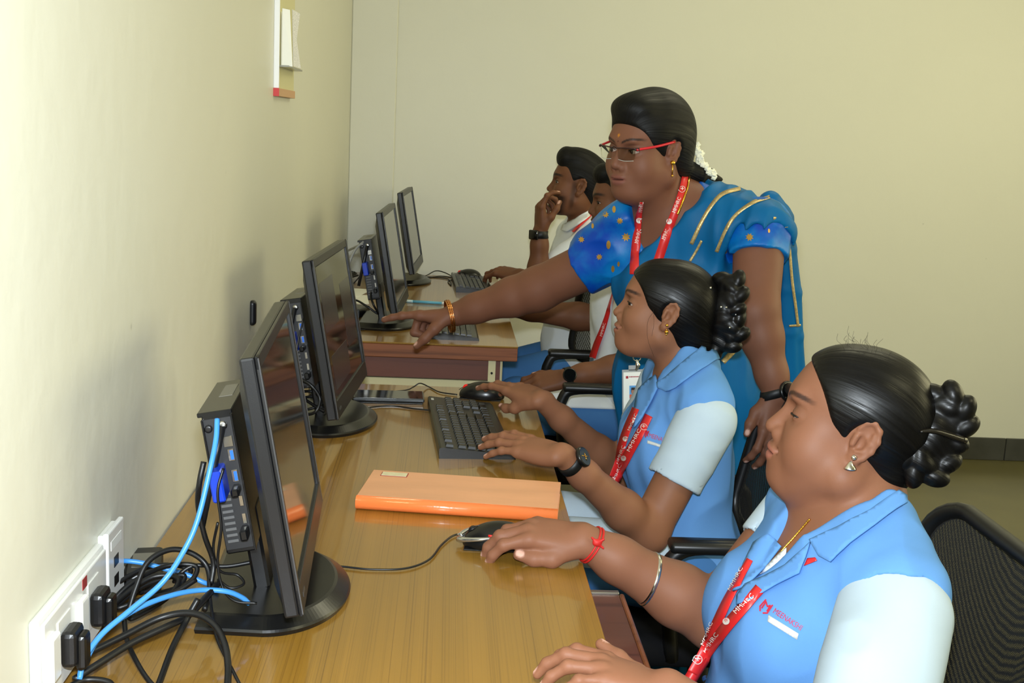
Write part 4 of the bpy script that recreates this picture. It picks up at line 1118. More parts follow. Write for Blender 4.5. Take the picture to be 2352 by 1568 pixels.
# ------------------------------------------------------------------ office chairs
def mesh_fabric(name, alpha):
    m = mat(name, (38, 38, 38), .55, spec=.3)
    nt = m.node_tree; b = nt.nodes['Principled BSDF']
    tc = nt.nodes.new('ShaderNodeTexCoord'); v = nt.nodes.new('ShaderNodeTexVoronoi'); v.inputs['Scale'].default_value = 420; v.inputs['Randomness'].default_value = .15
    nt.links.new(tc.outputs['Object'], v.inputs['Vector'])
    mr = nt.nodes.new('ShaderNodeMapRange'); mr.inputs[1].default_value = .25; mr.inputs[2].default_value = .45; mr.inputs[3].default_value = alpha; mr.inputs[4].default_value = 1.0
    nt.links.new(v.outputs['Distance'], mr.inputs[0]); nt.links.new(mr.outputs[0], b.inputs['Alpha'])
    return m
meshm = mesh_fabric('black_mesh_fabric', .45); meshm2 = mesh_fabric('grey_see_through_mesh', .0)
chairp = mat('black_chair_plastic', (18, 18, 19), .38); seatm = cloth_material('black_seat_fabric', (20, 20, 22), .85)
def chair(loc, fwd, label, back=(.52, .86), bx=-.23, width=.46, recline=.10, arms=(1, -1), armz=.64, armx=(-.20, .12), mm=None, backw=None, seat=.445):
    rz = math.atan2(fwd[1], fwd[0]); e = empty('office_chair', loc, label, 'chair', 'black office chairs', rz)
    L = lambda nm, V, F, m, sm=True: pyobj(nm, V, F, m, e, sm, False)
    S = Solid(); S.rbox((.0, 0, seat), (.235, .235, .035), .03, k=.01); S.ell((.0, 0, seat+.03), (.20, .20, .014), k=.03)
    V, F = S.mesh(.012); link('seat', mesh_np('seat', V, F), seatm, e, False)
    bw = (backw or width)/2; z0, z1 = back; r = .07
    def bp(y, z): return (bx-recline*(z-z0)/(z1-z0)*.6-.0+.10*(y/bw)**2*.5-.02, y, z)
    loop = []
    for cy, cz, a0 in ((bw-r, z1-r, 0), (-(bw-r), z1-r, 90), (-(bw-r), z0+r, 180), (bw-r, z0+r, 270)):
        for a in np.linspace(a0, a0+90, 7): loop.append(bp(cy+r*math.cos(math.radians(a)), cz+r*math.sin(math.radians(a))))
    loop = np.array(loop); V, F = tube_np(loop, .014, 8, True); L('back_frame', V, F, chairp)
    n = 12; G = [[bp(y, z) for y in np.linspace(-bw+.005, bw-.005, n)] for z in np.linspace(z0+.005, z1-.005, n)]
    V, F = [], []
    for i in range(n):
        for j in range(n):
            y, z = G[i][j][1], G[i][j][2]
            iy, iz = max(abs(y)-(bw-r), 0), max(abs(z-(z0+z1)/2)-((z1-z0)/2-r), 0); q = math.hypot(iy, iz)
            if q > r-.004: s = (r-.004)/q; y = math.copysign(bw-r+iy*s, y) if iy > 0 else y; z = (z0+z1)/2+math.copysign((z1-z0)/2-r+iz*s, z-(z0+z1)/2) if iz > 0 else z
            V.append(bp(y, z))
    F = [(i*n+j, i*n+j+1, (i+1)*n+j+1, (i+1)*n+j) for i in range(n-1) for j in range(n-1)]
    L('back_mesh', V, F, mm or meshm)
    L('back_post', *tube_np(spline([(-.16, 0, seat-.02), (bx-.04, 0, seat+.02), (bx-.06, 0, z0+.01)], 6), .018, 8), chairp)
    for s in arms:
        y = s*.265; a0, a1 = armx
        P = spline([(a0-.02, y*.85, seat-.01), (a0-.03, y, .52), (a0-.01, y, armz-.03), (a0+.05, y, armz), (a1-.05, y, armz+.005), (a1, y, armz-.03), (a1+.0, y, .54), (a1-.03, y*.85, seat-.01)], 6)
        V, F = tube_np(P, .016, 8, flat=1.0); L('armrest', V, F, chairp)
        bm = bmesh.new(); box(bm, ((a0+a1)/2+.01, y, armz+.010), (a1-a0-.02, .05, .022), None, .008, 2); link('arm_pad', bm_mesh('arm_pad', bm, True), chairp, e, False)
    L('gas_column', *tube_np([(0, 0, .09), (0, 0, seat-.02)], .024, 12), chairp)
    for k in range(5):
        a = 2*math.pi*k/5+.3; c, s = math.cos(a), math.sin(a)
        L('base_leg', *tube_np([(0, 0, .10), (.14*c, .14*s, .095), (.27*c, .27*s, .075)], np.array([.028, .022, .016]), 8), chairp)
        V, F = lathe([(.008, -.012), (.025, -.011), (.027, 0), (.025, .011), (.008, .012)], 14)
        L('caster', xf(V, np.array([[c, 0, -s], [s, 0, c], [0, 1, 0]]), (.27*c, .27*s, .028)), F, plast)
    return e
chair((1.00, 1.62, 0), (-1, 0), 'black mesh office chair of the woman with the chrome mouse', back=(.46, .83), bx=-.20, recline=.12, backw=.46, seat=.325, armx=(-.22, .02), armz=.60)
chair((1.02, 2.47, 0), (-1, 0), 'black office chair of the woman with the black wristwatch', back=(.50, .84), bx=-.13, recline=.12, armz=.60, armx=(-.12, .14), seat=.365)
chair((1.00, 3.67, 0), (-1, 0), 'black office chair with looped armrest beside the far desk corner', back=(.52, .86), bx=-.23, armz=.645, armx=(-.10, .22), seat=.375)
chair((.98, 4.40, 0), (-.45, .89), 'black see-through mesh chair of the bearded man', back=(.60, .92), bx=-.24, mm=meshm2, arms=(), seat=.40)
# ------------------------------------------------------------------ woman with the chrome mouse
def sleeve(S, sh, el, t, r0, r1, flare=.0, k=.02):
    S.frame(); sh, el = np.array(sh), np.array(el); e = sh+(el-sh)*t; d = (el-sh)/np.linalg.norm(el-sh)
    S.cone(sh, e+d*.03, r0, r1, k=k)
    S.post.append(cut(d, e, .004))
    S.post.append(lambda P, dd: np.maximum(dd, -(np.maximum(np.linalg.norm(P-sh-np.clip(((P-sh) @ d), 0, 9)[..., None]*d, axis=-1)-r1+.005, -((P-e) @ d)-.02))))
def build_g1():
    p = empty('person', (1.05, 1.60, 0), 'seated woman in blue vest holding the chrome mouse, silver earring and red wrist thread', 'person')
    H = fit_head((1973, 1018), (1757, 974), 1.575, (-.955, .30), math.radians(0))
    SKIN = (132, 87, 64)
    up = Vector((.24, 0, 1)).normalized(); tf = basis(Vector((-.995, -.10, 0))-up*Vector((-.995, -.10, 0)).dot(up), up); NB = hity(1968, 1186, 1.625)
    T = lambda x, y, z: np.array(tf) @ np.array([x, y, z])+NB
    Rsh, Lsh = T(-.005, -.165, -.065), T(.0, .172, -.078)
    Rel, Rwr = hity(1650, 1420, 1.74), hitz(1338, 1238, .786)
    Lwr = hitz(1532, 1588, .795); Lel = np.array([Lwr[0]+.20, Lwr[1]-.03, .655])
    S = Solid(); head(S, H, chub=1.0, back=-.092, top=.095, eye_open=.14, nose=1.0, lips=1.2, smile=1.0)
    S.frame(); S.cone(hl(H, (-.02, 0, -.055)), NB+np.array([.005, 0, -.01]), .056, .060, k=.03)
    S.cone(hl(H, (.005, 0, -.085)), T(.0, 0, -.01), .034, .040, k=.03)
    torso(S, tf, NB, 1.0, 1.12, .9); S.keep = lambda c: c[:, 2] > NB[2]-.26
    A = Solid(); arm(A, Rsh, Rel, Rwr, (.060, .050, .047, .0255))
    ms = hitz(1140, 1238, .762)
    knx = np.array([ms[0]+.045, ms[1]+.012, .805])
    hr = Hand(A, Rwr, (-1, .06, .12), (.10, -.30, 1), 1, [(22, 34, 20), (24, 34, 22), (28, 36, 22), (34, 36, 20)],
              thumb=[(.016, .020, -.008), (.046, .038, -.022), (.076, .040, -.026), (.102, .036, -.026)], sc=.92, fat=1.12)
    B = Solid(); arm(B, Lsh, Lel, Lwr, (.060, .048, .045, .0255))
    fw = hitz(1250, 1478, .825)-Lwr
    hL = Hand(B, Lwr, fw, (.1, .05, 1), -1, [(10, 30, 18), (12, 34, 20), (14, 36, 20), (16, 36, 18)], spread=(10, 2, -8, -18),
              thumb=[(.016, .020, -.008), (.046, .050, -.012), (.078, .072, -.010), (.108, .086, -.006)], sc=.86, fat=1.0)
    body = skin(p, [S, A, B], [.0022, .0024, .0024], lambda V: paint(V, SKIN, H, (hr, hL), ((46, 28, 22), .0042), (158, 96, 82),
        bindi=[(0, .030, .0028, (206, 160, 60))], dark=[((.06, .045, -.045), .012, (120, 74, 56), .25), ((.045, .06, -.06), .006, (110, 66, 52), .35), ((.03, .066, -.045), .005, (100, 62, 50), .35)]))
    eyes(p, H, (1, .1, -.5)); lashes(p, H, -.0038, .0012, r=.0013)
    # hair combed back into two plaited loops
    S = Solid().frame(H[0], H[1], H[2])
    S.ell((-.008, 0, .032), (.093, .080, .079), k=.01); S.ell((-.035, 0, .005), (.070, .070, .078), k=.03)
    S.ell((-.058, 0, -.06), (.034, .050, .034), k=.03); S.ell((.030, 0, .036), (.060, .064, .062), k=.02)
    S.ell((.103, 0, -.030), (.078, .15, .104), k=.012, sub=True)
    for y in (-1, 1): S.ell((-.010, y*.088, -.016), (.027, .026, .036), k=.008, sub=True); S.ell((.02, y*.075, -.075), (.06, .05, .05), k=.01, sub=True)
    hm = hair('hair', p, S, .0026, H)
    # temple fuzz and flyaway wisps
    rr = np.random.default_rng(4); Ls = []
    for i in range(30):
        a = hl(H, (.020+rr.uniform(-.05, .02), rr.uniform(-.03, .03), .100+rr.uniform(-.008, .002))); d = rr.normal(size=3)*.005
        Ls.append([a, a+np.array([-.006, -.004, .008])+d*.5, a+np.array([-.014, -.004, .012])+d, a+np.array([-.012, 0, .018])+d*1.5])
    strand(p, Ls, .0002)
    Sb = Solid(); Yk = hl(H, (-.10, .02, 0))[1]
    up = [hity(x, y, Yk+dy) for x, y, dy in ((2120, 960, .02), (2135, 925, .01), (2165, 912, 0), (2195, 930, -.01), (2205, 965, -.01), (2190, 1000, -.01), (2160, 1010, 0))]
    braid(Sb, up, .0205, 13)
    lo = [hity(x, y, Yk+dy) for x, y, dy in ((2170, 1000, 0), (2168, 1040, -.01), (2150, 1075, -.015), (2118, 1085, -.015), (2098, 1060, -.015), (2100, 1030, -.01), (2125, 1010, 0))]
    braid(Sb, lo, .0205, 13)
    Sb.frame(); Sb.ell(hity(2140, 1000, Yk), (.03, .03, .04), k=.01)
    hair('plaited_bun', p, Sb, .0022, H, fu=20)
    a, b, c, d_ = [hity(x, y, Yk-.035) for x, y in ((2112, 990), (2150, 990), (2215, 1010), (2195, 1045))]
    P = spline([a, b, c], 8); V, F = tube_np(P, np.linspace(.004, .011, len(P)), 8, flat=.5); pyobj('hair_clip', V, F, mat('dark_clip', (22, 18, 14), .15, spec=.7), p)
    # vest
    Sv = Solid(); torso(Sv, tf, NB, 1.0, 1.12, .8, sh=.160); Sv.off = .014
    Sv.frame(tf, NB); Sv.cone((.045, 0, .055), (.150, 0, -.150), .085, .010, k=.012, sub=True)
    Sv.cone((-.02, 0, .0), (-.02, 0, .12), .066, .085, k=.012, sub=True)
    Sv.frame(); Sv.cone(Lsh+np.array([-.004, -.032, .004]), Lel, .080, .078, k=.005, sub=True)
    Sv.post.append(wrinkle(.0045, 24, 3, (1, .8, .5)))
    vest = garment('vest', p, Sv, .0038, vestm)
    Ss = Solid(); sleeve(Ss, Lsh, Lel, .88, .074, .072); Ss.post.append(wrinkle(.003, 30, 5))
    s1 = garment('sleeve', p, Ss, .004, palem)
    Ss = Solid(); sleeve(Ss, Rsh, Rel, .35, .066, .062)
    garment('sleeve', p, Ss, .005, palem)
    bv = bvh_of(vest, body); bb_ = bvh_of(body)
    # white top in the opening, gold chain
    drape('inner_top', [(1812, 1262), (1795, 1275), (1760, 1310), (1718, 1350), (1735, 1352), (1790, 1318), (1808, 1290)], bvh_of(body), .004, whitem, p, 8, .002)
    chain_px('necklace', [(1862, 1192), (1845, 1212), (1822, 1238), (1800, 1262), (1790, 1276)], bb_, .0012, .0016, goldm, p, 12, 1.9)
    # collar and lapels
    off = .004
    drape('lapel', [(1866, 1248), (1855, 1282), (1841, 1319), (1790, 1345), (1722, 1385), (1700, 1392), (1700, 1372), (1717, 1347), (1760, 1328), (1810, 1300)], bv, off, vestm, vest, 9, .003)
    drape('lapel', [(1800, 1258), (1760, 1310), (1717, 1350), (1690, 1362), (1712, 1300), (1738, 1250), (1768, 1228)], bv, off, vestm, vest, 9, .003)
    drape('collar', [(2057, 1134), (2000, 1180), (1930, 1218), (1866, 1246), (1890, 1282), (1916, 1294), (1960, 1252), (2011, 1214), (2076, 1162), (2074, 1146)], bv, off+.003, vestm, vest, 9, .003)
    # lanyard
    la = child_empty('lanyard', T(.1, 0, -.2), p)
    bl = bvh_of(vest, *[o for o in vest.children])
    ribbon('strap', [(1748, 1354), (1715, 1392), (1672, 1442), (1632, 1492), (1590, 1552), (1565, 1600)], [12, 12.5, 13, 14, 15], bl, .003, lanm, la)
    ribbon('strap', [(1724, 1286), (1700, 1330), (1672, 1382), (1645, 1440), (1615, 1500), (1590, 1545)], [7, 9, 11, 12, 12], bl, .0016, lanm, la)
    drape('strap', [(1857, 1284), (1876, 1282), (1880, 1289), (1850, 1301)], bl, .003, lanm, la, 6, .001)
    bl2 = bvh_of(vest, *list(vest.children), *[o for o in la.children])
    mmhrc(la, [((1694, 1411), (1733, 1369)), ((1622, 1500), (1654, 1458))], 11, bl2, .0022)
    mmhrc(la, [((1681, 1357), (1708, 1306)), ((1616, 1482), (1640, 1430))], 8, bl2, .0022)
    emblem((1671, 1427), 8, bl2, .0022, la); emblem((1602, 1514), 10, bl2, .0022, la, ring=True)
    # breast embroidery
    redp = mat('red_embroidery', (186, 30, 60), .6); silp = mat('silver_thread', (198, 200, 196), .4)
    bw = bvh_of(vest)
    lettering('vest_lettering', 'MEENAKSHI', (1776, 1408), (1838, 1448), 13, bw, .002, redp, vest)
    q = lambda *P: [(1730+u/13.07, 1360+v/13.07) for u, v in P]
    strokes('vest_emblem', [q((395, 245), (220, 440), (225, 575)), q((275, 490), (400, 300), (440, 445), (530, 415), (430, 585)), q((595, 405), (440, 640), (310, 638))], 1.7, bw, .002, redp, vest)
    drape('silver_strip', [(1766, 1413), (1835, 1455), (1831, 1469), (1764, 1428)], bw, .0015, silp, vest, 6, .0006)
    strokes('strip_stitching', [[(1775+k*6.2, 1424+k*3.9), (1772+k*6.2, 1430+k*3.9)] for k in range(9)], 1.4, bw, .003, mat('white_thread', (240, 240, 236), .5), vest)
    pb = pix(T(.11, 0, -.30)); 
    disc_px('button', (1620, 1558), 8, bw, .004, mat('blue_button', (50, 84, 140), .3), vest)
    # jewellery
    er = child_empty('earring', hl(H, (-.006, .078, -.055)), p); lob = hity(1962, 1051, hl(H, (-.006, .0815, -.05))[1]-.004)
    V, F = lathe([(.0005, -.003), (.0042, -.001), (.0042, .001), (.0005, .003)], 14); pyobj('stud', xf(V, [[1, 0, 0], [0, 0, -1], [0, 1, 0]], lob), F, silverm, er)
    V, F = lathe([(.0005, 0), (.003, -.002), (.0085, -.010), (.0088, -.0115), (.002, -.0105)], 18); pyobj('bell_drop', V+lob+np.array([-.005, -.002, -.004]), F, silverm, er)
    ba = bvh_of(body); ax = Rwr-Rel
    for t, o_, r_ in ((.925, .0012, .0019), (.945, .0014, .0017)): bracelet('red_thread', ba, Rel+ax*t, ax, o_, r_, mat('red_thread', (190, 26, 22), .6), p)
    kn = hity(1371, 1246, (Rel+ax*.93)[1]-.028)
    S = Solid(); S.ell(kn, (.007, .005, .006), k=.003)
    for dx, dz in ((.010, .006), (-.008, .008), (.010, -.008)): S.cone(kn, kn+np.array([dx, -.001, dz]), .0025, .0018, k=.002)
    garment('thread_knot', p, S, .0012, mat('red_thread', (190, 26, 22), .6))
    band('bangle', ba, Rel+ax*.52, ax+np.array([.03, .0, -.06]), .006, .001, silverm, p, .0014)
    # trousers
    St = Solid().frame(); hip = T(-.02, 0, -.47)
    for y in (-1, 1):
        a = T(.02, y*.085, -.43); k_ = np.array([.60, a[1]+y*-.02, .50]); St.cone(a, k_, .088, .070, k=.03); St.cone(k_, k_+np.array([.02, 0, -.42]), .068, .055, k=.03)
    St.frame(tf, NB); St.ell((-.03, 0, -.42), (.14, .18, .10), k=.05)
    garment('trousers', p, St, .008, pantm)
    return p
G1 = build_g1()
# ------------------------------------------------------------------ woman typing at the notebook desk
def build_g2():
    p = empty('person', (.95, 2.48, 0), 'seated woman in blue vest with black wristwatch typing, gold drop earring and plaited bun', 'person')
    H = fit_head((1532, 727), (1406, 716), 2.42, (-.985, .17))
    up = Vector((-.02, 0, 1)).normalized(); f0 = Vector((-.995, -.10, 0)); tf = basis(f0-up*f0.dot(up), up); NB = hity(1572, 848, 2.485)
    T = lambda x, y, z: np.array(tf) @ np.array([x, y, z])+NB
    Rsh, Lsh = T(-.005, -.150, -.065), T(-.005, .150, -.075)
    Lel, Lwr = hity(1488, 1222, 2.29), hitz(1288, 1042, .795)
    Rel, Rwr = hity(1425, 1085, 2.74), hitz(1242, 917, .800)
    S = Solid(); head(S, H, chub=.15, eye_open=.62, lips=.95, smile=.8, back=-.108, top=.106)
    S.frame(); S.cone(hl(H, (-.022, 0, -.055)), NB+np.array([0.01, 0, -.02]), .047, .052, k=.03)
    torso(S, tf, NB, .96, .98, .75); S.keep = lambda c: c[:, 2] > NB[2]-.22
    A = Solid(); arm(A, Rsh, Rel, Rwr, (.045, .040, .037, .0215))
    hr = Hand(A, Rwr, hitz(1080, 868, .80)-Rwr+np.array([0, 0, .022]), (.15, -.45, 1), 1, [(2, 14, 10), (8, 18, 12), (16, 22, 12), (24, 26, 12)],
              thumb=[(.016, .020, -.008), (.046, .036, -.026), (.074, .038, -.034), (.096, .034, -.036)], sc=1.02, fat=.88)
    B = Solid(); arm(B, Lsh, Lel, Lwr, (.046, .041, .038, .0215))
    hL = Hand(B, Lwr, hitz(1090, 990, .797)-Lwr, (.05, -.18, 1), -1, [(2, 12, 8), (3, 13, 8), (5, 14, 8), (8, 16, 8)], spread=(7, 2, -4, -9),
              thumb=[(.016, .020, -.010), (.046, .034, -.022), (.074, .034, -.028), (.098, .026, -.032)], sc=1.04, fat=.88)
    body = skin(p, [S, A, B], [.0024, .0026, .0024], lambda V: paint(V, (136, 91, 66), H, (hr, hL), ((30, 20, 18), .0046), (150, 92, 76), nail=(226, 178, 164)))
    eyes(p, H, (1, .55, -.15)); lashes(p, H, -.0018, .0030, r=.0011)
    S = Solid().frame(H[0], H[1], H[2])
    S.ell((-.020, 0, .026), (.106, .081, .090), k=.01); S.ell((-.055, 0, -.01), (.066, .070, .085), k=.03)
    S.ell((-.085, 0, -.075), (.050, .045, .055), k=.04); S.ell((.030, 0, .038), (.061, .064, .066), k=.02)
    S.ell((.108, 0, -.034), (.078, .15, .098), k=.010, sub=True)
    for y in (-1, 1):
        S.ell((-.010, y*.090, -.012), (.024, .026, .034), k=.008, sub=True); S.ell((.022, y*.075, -.090), (.06, .05, .058), k=.01, sub=True)
    S.cone((.07, 0, .112), (-.05, 0, .124), .004, .004, k=.004, sub=True)
    hm = hair('hair', p, S, .0028, H)
    Sb = Solid(); Yk = hl(H, (-.11, .02, 0))[1]
    braid(Sb, [hity(x, y, Yk+d) for x, y, d in ((1658, 660, .02), (1668, 640, 0), (1686, 645, -.01), (1692, 675, -.02), (1684, 705, -.02), (1672, 725, -.01))], .021, 9)
    braid(Sb, [hity(x, y, Yk+d) for x, y, d in ((1672, 720, -.01), (1688, 735, -.02), (1692, 765, -.02), (1672, 790, -.01), (1650, 800, 0), (1640, 780, 0))], .021, 9)
    Sb.frame(); Sb.ell(hity(1660, 720, Yk), (.028, .03, .06), k=.01)
    hair('plaited_bun', p, Sb, .0026, H, fu=18)
    S = Solid()
    for x, y in ((1632, 661), (1656, 705), (1668, 706), (1690, 722), (1660, 725)):
        S.ell(hity(x, y, Yk-.030), (.0032,)*3, k=.001)
    V, F = S.mesh(.0011); hp = child_empty('hair_pins', hity(1660, 705, Yk-.03), p)
    for x, y in ((1632, 661), (1656, 705), (1668, 706), (1690, 722), (1676, 752), (1690, 752)):
        S = Solid(); S.ell(hity(x, y, Yk-.034), (.0028,)*3, k=.001); V, F = S.mesh(.0011); link('hair_pin', mesh_np('hp', V, F), silverm, hp)
    a = hl(H, (.024, .074, -.005)); b = hl(H, (.012, .070, -.06)); c = hl(H, (.0, .066, -.11))
    o = strand(p, [[a, hl(H, (.032, .071, -.03)), hl(H, (.024, .068, -.07)), c], [hl(H, (.026, .073, 0)), hl(H, (.018, .073, -.03)), hl(H, (.016, .069, -.065))]], .00022)
    # vest
    Sv = Solid(); torso(Sv, tf, NB, .96, .97, .6, sh=.150); Sv.off = .014
    Sv.frame(tf, NB); Sv.cone((.05, 0, .05), (.14, 0, -.10), .066, .008, k=.010, sub=True)
    Sv.cone((-.015, 0, -.005), (-.02, 0, .12), .056, .085, k=.012, sub=True)
    Sv.frame(); Sv.cone(Lsh+(Lel-Lsh)*.10+np.array([-.005, -.025, 0]), Lel, .066, .064, k=.006, sub=True)
    Sv.post.append(wrinkle(.0055, 30, 13, (1, .8, .6)))
    vest = garment('vest', p, Sv, .0045, vestm)
    for sh, el, t, h in ((Lsh, Lel, .55, .0038), (Rsh, Rel, .5, .006)):
        Ss = Solid(); sleeve(Ss, sh, el, t, .062, .056); Ss.post.append(wrinkle(.0025, 30, 7)); garment('sleeve', p, Ss, h, palem)
    bv = bvh_of(vest, body)
    drape('collar', [(1608, 802), (1570, 838), (1535, 868), (1515, 880), (1516, 893), (1536, 901), (1558, 892), (1590, 868), (1646, 828), (1640, 812)], bv, .006, vestm, vest, 7, .003)
    drape('lapel', [(1512, 862), (1492, 876), (1472, 896), (1464, 930), (1462, 985), (1480, 960), (1500, 925), (1516, 892)], bv, .005, vestm, vest, 7, .003)
    la = child_empty('lanyard', T(.1, 0, -.2), p); bl = bvh_of(vest, *list(vest.children))
    ribbon('strap', [(1493, 955), (1470, 1000), (1445, 1045), (1420, 1090), (1402, 1118)], [9, 10, 10.5, 10.5], bl, .003, lanm, la)
    ribbon('strap', [(1462, 938), (1446, 975), (1432, 1015), (1421, 1060), (1408, 1095)], [8, 9, 9, 9], bl, .0015, lanm, la)
    bl2 = bvh_of(vest, *list(vest.children), *list(la.children))
    mmhrc(la, [((1448, 1037), (1474, 988)), ((1409, 1109), (1430, 1068))], 8, bl2, .002)
    mmhrc(la, [((1449, 990), (1466, 952)), ((1421, 1065), (1437, 1025))], 7, bl2, .002)
    emblem((1480, 981), 7, bl2, .002, la, ring=True); emblem((1434, 1052), 6, bl2, .002, la); emblem((1438, 1008), 6, bl2, .002, la)
    bw = bvh_of(vest)
    redp = mat('red_embroidery', (186, 30, 60), .6); silp = mat('silver_thread', (198, 200, 196), .4)
    lettering('vest_lettering', 'MEENAKSHI', (1490, 1004), (1540, 1020), 10, bw, .002, redp, vest)
    q = lambda *P: [(1470+u/19.6, 970+v/19.6) for u, v in P]
    strokes('vest_emblem', [q((330, 340), (250, 600), (270, 670)), q((300, 560), (330, 400), (360, 500), (420, 410), (330, 620))], 1.3, bw, .002, redp, vest)
    drape('silver_strip', [(1488, 1011), (1536, 1027), (1535, 1033), (1487, 1018)], bw, .0015, silp, vest, 5, .0006)
    # jewellery and watch
    er = child_empty('earring', hl(H, (-.006, .079, -.045)), p); lob = hity(1533, 747, hl(H, (-.006, .080, -.04))[1]-.003)
    for dz, r_ in ((0, .0035), (-.009, .0018), (-.014, .0045), (-.019, .0022)):
        S = Solid(); S.ell(lob+np.array([-.001, 0, dz]), (r_,)*3, k=.001); V, F = S.mesh(.0012); link('gold_bead', mesh_np('b', V, F), goldm, er)
    ba = bvh_of(body); ax = Lwr-Lel
    watch(p, ba, Lel+ax*.90, ax, (.55, -.55, .65), mat('black_leather', (18, 18, 18), .5), mat('black_dial', (10, 10, 10), .12), .020, .018, hands=True)
    St = Solid().frame()
    for y in (-1, 1):
        a = T(.02, y*.08, -.42); k_ = np.array([.60, a[1]-y*.02, .50]); St.cone(a, k_, .085, .066, k=.03); St.cone(k_, k_+np.array([.02, 0, -.42]), .062, .05, k=.03)
    St.frame(tf, NB); St.ell((-.02, 0, -.44), (.13, .165, .11), k=.05)
    garment('trousers', p, St, .008, pantm)
    Sk = Solid().frame()
    for y in (-1, 1):
        a = T(.03, y*.07, -.415); k_ = np.array([.70, a[1]-y*.02, .525]); Sk.cone(a, k_, .092, .072, k=.05)
    Sk.post.append(cut((-1, 0, 0), (.70, 0, 0)))
    garment('tunic_skirt', p, Sk, .008, palem)
    return p
G2 = build_g2()
# ------------------------------------------------------------------ standing woman in the blue sari
def brocade_material():
    m = mat('blue_brocade', (4, 116, 190), .42, spec=.3, col2=(2, 66, 172), nscale=11, bump=.25, bscale=70)
    return m
def sari_material():
    m = mat('teal_sari_silk', (4, 96, 150), .55, spec=.2, noise=.22, nscale=9, bump=.45, bscale=40, stretch=(1, 1, .25)); return m
def build_w():
    p = empty('person', (1.15, 3.02, 0), 'standing woman in blue sari and red-armed spectacles pointing at a monitor', 'person')
    H = fit_head((1542, 351), (1405, 381), 2.80, (-.80, -.60), math.radians(-2))
    up = Vector((-.26, -.18, 1)).normalized(); f0 = Vector((-.42, -.90, 0)); tf = basis(f0-up*f0.dot(up), up); NB = hity(1535, 468, 2.92)
    T = lambda x, y, z: np.array(tf) @ np.array([x, y, z])+NB
    Rsh = hity(1428, 574, 2.97); Rel, Rwr = hity(1235, 664, 3.06), hity(1046, 722, 3.13)
    Lsh = hity(1745, 528, 2.80); Lel, Lwr = hity(1735, 715, 2.70), hity(1785, 908, 2.66)
    SK = (120, 78, 59)
    S = Solid(); head(S, H, chub=.75, eye_open=.75, lips=1.25, back=-.108, top=.108)
    S.frame(); S.cone(hl(H, (-.02, 0, -.055)), NB+np.array([0, 0, -.02]), .056, .062, k=.035)
    S.cone(hl(H, (.02, 0, -.09)), T(.03, 0, -.03), .032, .05, k=.04)
    torso(S, tf, NB, 1.0, 1.02, .8, sh=.150)
    S.frame(); S.cone(NB+np.array([0, 0, -.03]), Rsh, .050, .056, k=.05); S.cone(NB+np.array([0, 0, -.02]), Lsh, .058, .060, k=.05)
    S.keep = lambda c: c[:, 2] > NB[2]-.24
    A = Solid(); arm(A, Rsh, Rel, Rwr, (.062, .056, .050, .0315))
    hr = Hand(A, Rwr, hity(905, 728, 3.17)-Rwr, (.0, .22, 1), 1, [(2, 6, 6), (72, 88, 50), (78, 88, 50), (80, 86, 50)], spread=(4, 2, -2, -4),
              thumb=[(.018, .022, -.010), (.046, .036, -.036), (.070, .040, -.060), (.092, .040, -.078)], sc=1.05, fat=1.12)
    B = Solid(); arm(B, Lsh, Lel, Lwr, (.062, .054, .048, .030))
    hL = Hand(B, Lwr, hity(1775, 985, 2.64)-Lwr, (.3, -.9, .1), -1, [(10, 30, 20)]*4, sc=.98, fat=1.1)
    body = skin(p, [S, A, B], [.0026, .0026, .003], lambda V: paint(V, SK, H, (hr, hL), ((34, 24, 22), .0036), (124, 74, 66),
        bindi=[(0, .034, .0045, (190, 120, 40)), (0, .020, .0026, (70, 20, 24))]))
    eyes(p, H, (1, -.25, -.12)); lashes(p, H, -.001, .0036, r=.0012)
    # hair drawn back, ponytail and jasmine
    S = Solid().frame(H[0], H[1], H[2])
    S.ell((-.020, 0, .040), (.110, .086, .100), k=.01); S.ell((-.060, 0, .01), (.066, .074, .090), k=.04)
    S.ell((-.088, 0, -.045), (.045, .048, .060), k=.04)
    S.ell((.050, 0, .096), (.044, .054, .030), k=.03)
    S.ell((.108, 0, -.032), (.074, .15, .095), k=.012, sub=True)
    for y in (-1, 1): S.ell((-.010, y*.092, -.012), (.025, .028, .036), k=.008, sub=True); S.ell((.024, y*.08, -.085), (.062, .05, .055), k=.01, sub=True)
    S.frame(); tl = [hl(H, (-.105, 0, -.07)), hity(1598, 398, 2.92), hity(1625, 402, 2.96), hity(1655, 412, 3.0)]
    S.chain(tl, [.030, .020, .015, .006], k=.02)
    hair('hair', p, S, .003, H, m=hair_material('dark_matt_hair', (7, 6, 6), .55, .4))
    j = child_empty('jasmine_string', hity(1615, 380, 2.94), p); fm = mat('jasmine_white', (240, 238, 214), .7); rr = np.random.default_rng(8)
    pth = spline([hity(x, y, 2.91) for x, y in ((1600, 335), (1604, 356), (1610, 376), (1624, 390), (1642, 402))], 5)
    for c in pth:
        for _ in range(2):
            S = Solid(); q = c+rr.normal(size=3)*.0035
            for a in np.linspace(0, 2*math.pi, 5, endpoint=False): S.cone(q, q+np.array([math.cos(a)*.005, rr.normal()*.002, math.sin(a)*.005]), .0022, .0032, k=.002)
            V, F = S.mesh(.0018); link('blossom', mesh_np('f', V, F), fm, j)
    # spectacles
    g = child_empty('spectacles', hl(H, (.1, 0, 0)), p); redf = mat('red_frame', (206, 34, 48), .3); brn = mat('dark_rim', (52, 26, 26), .3)
    glass = mat('lens_glass', (250, 252, 250), .0, spec=.5, trans=1.0); glass.node_tree.nodes['Principled BSDF'].inputs['IOR'].default_value = 1.06
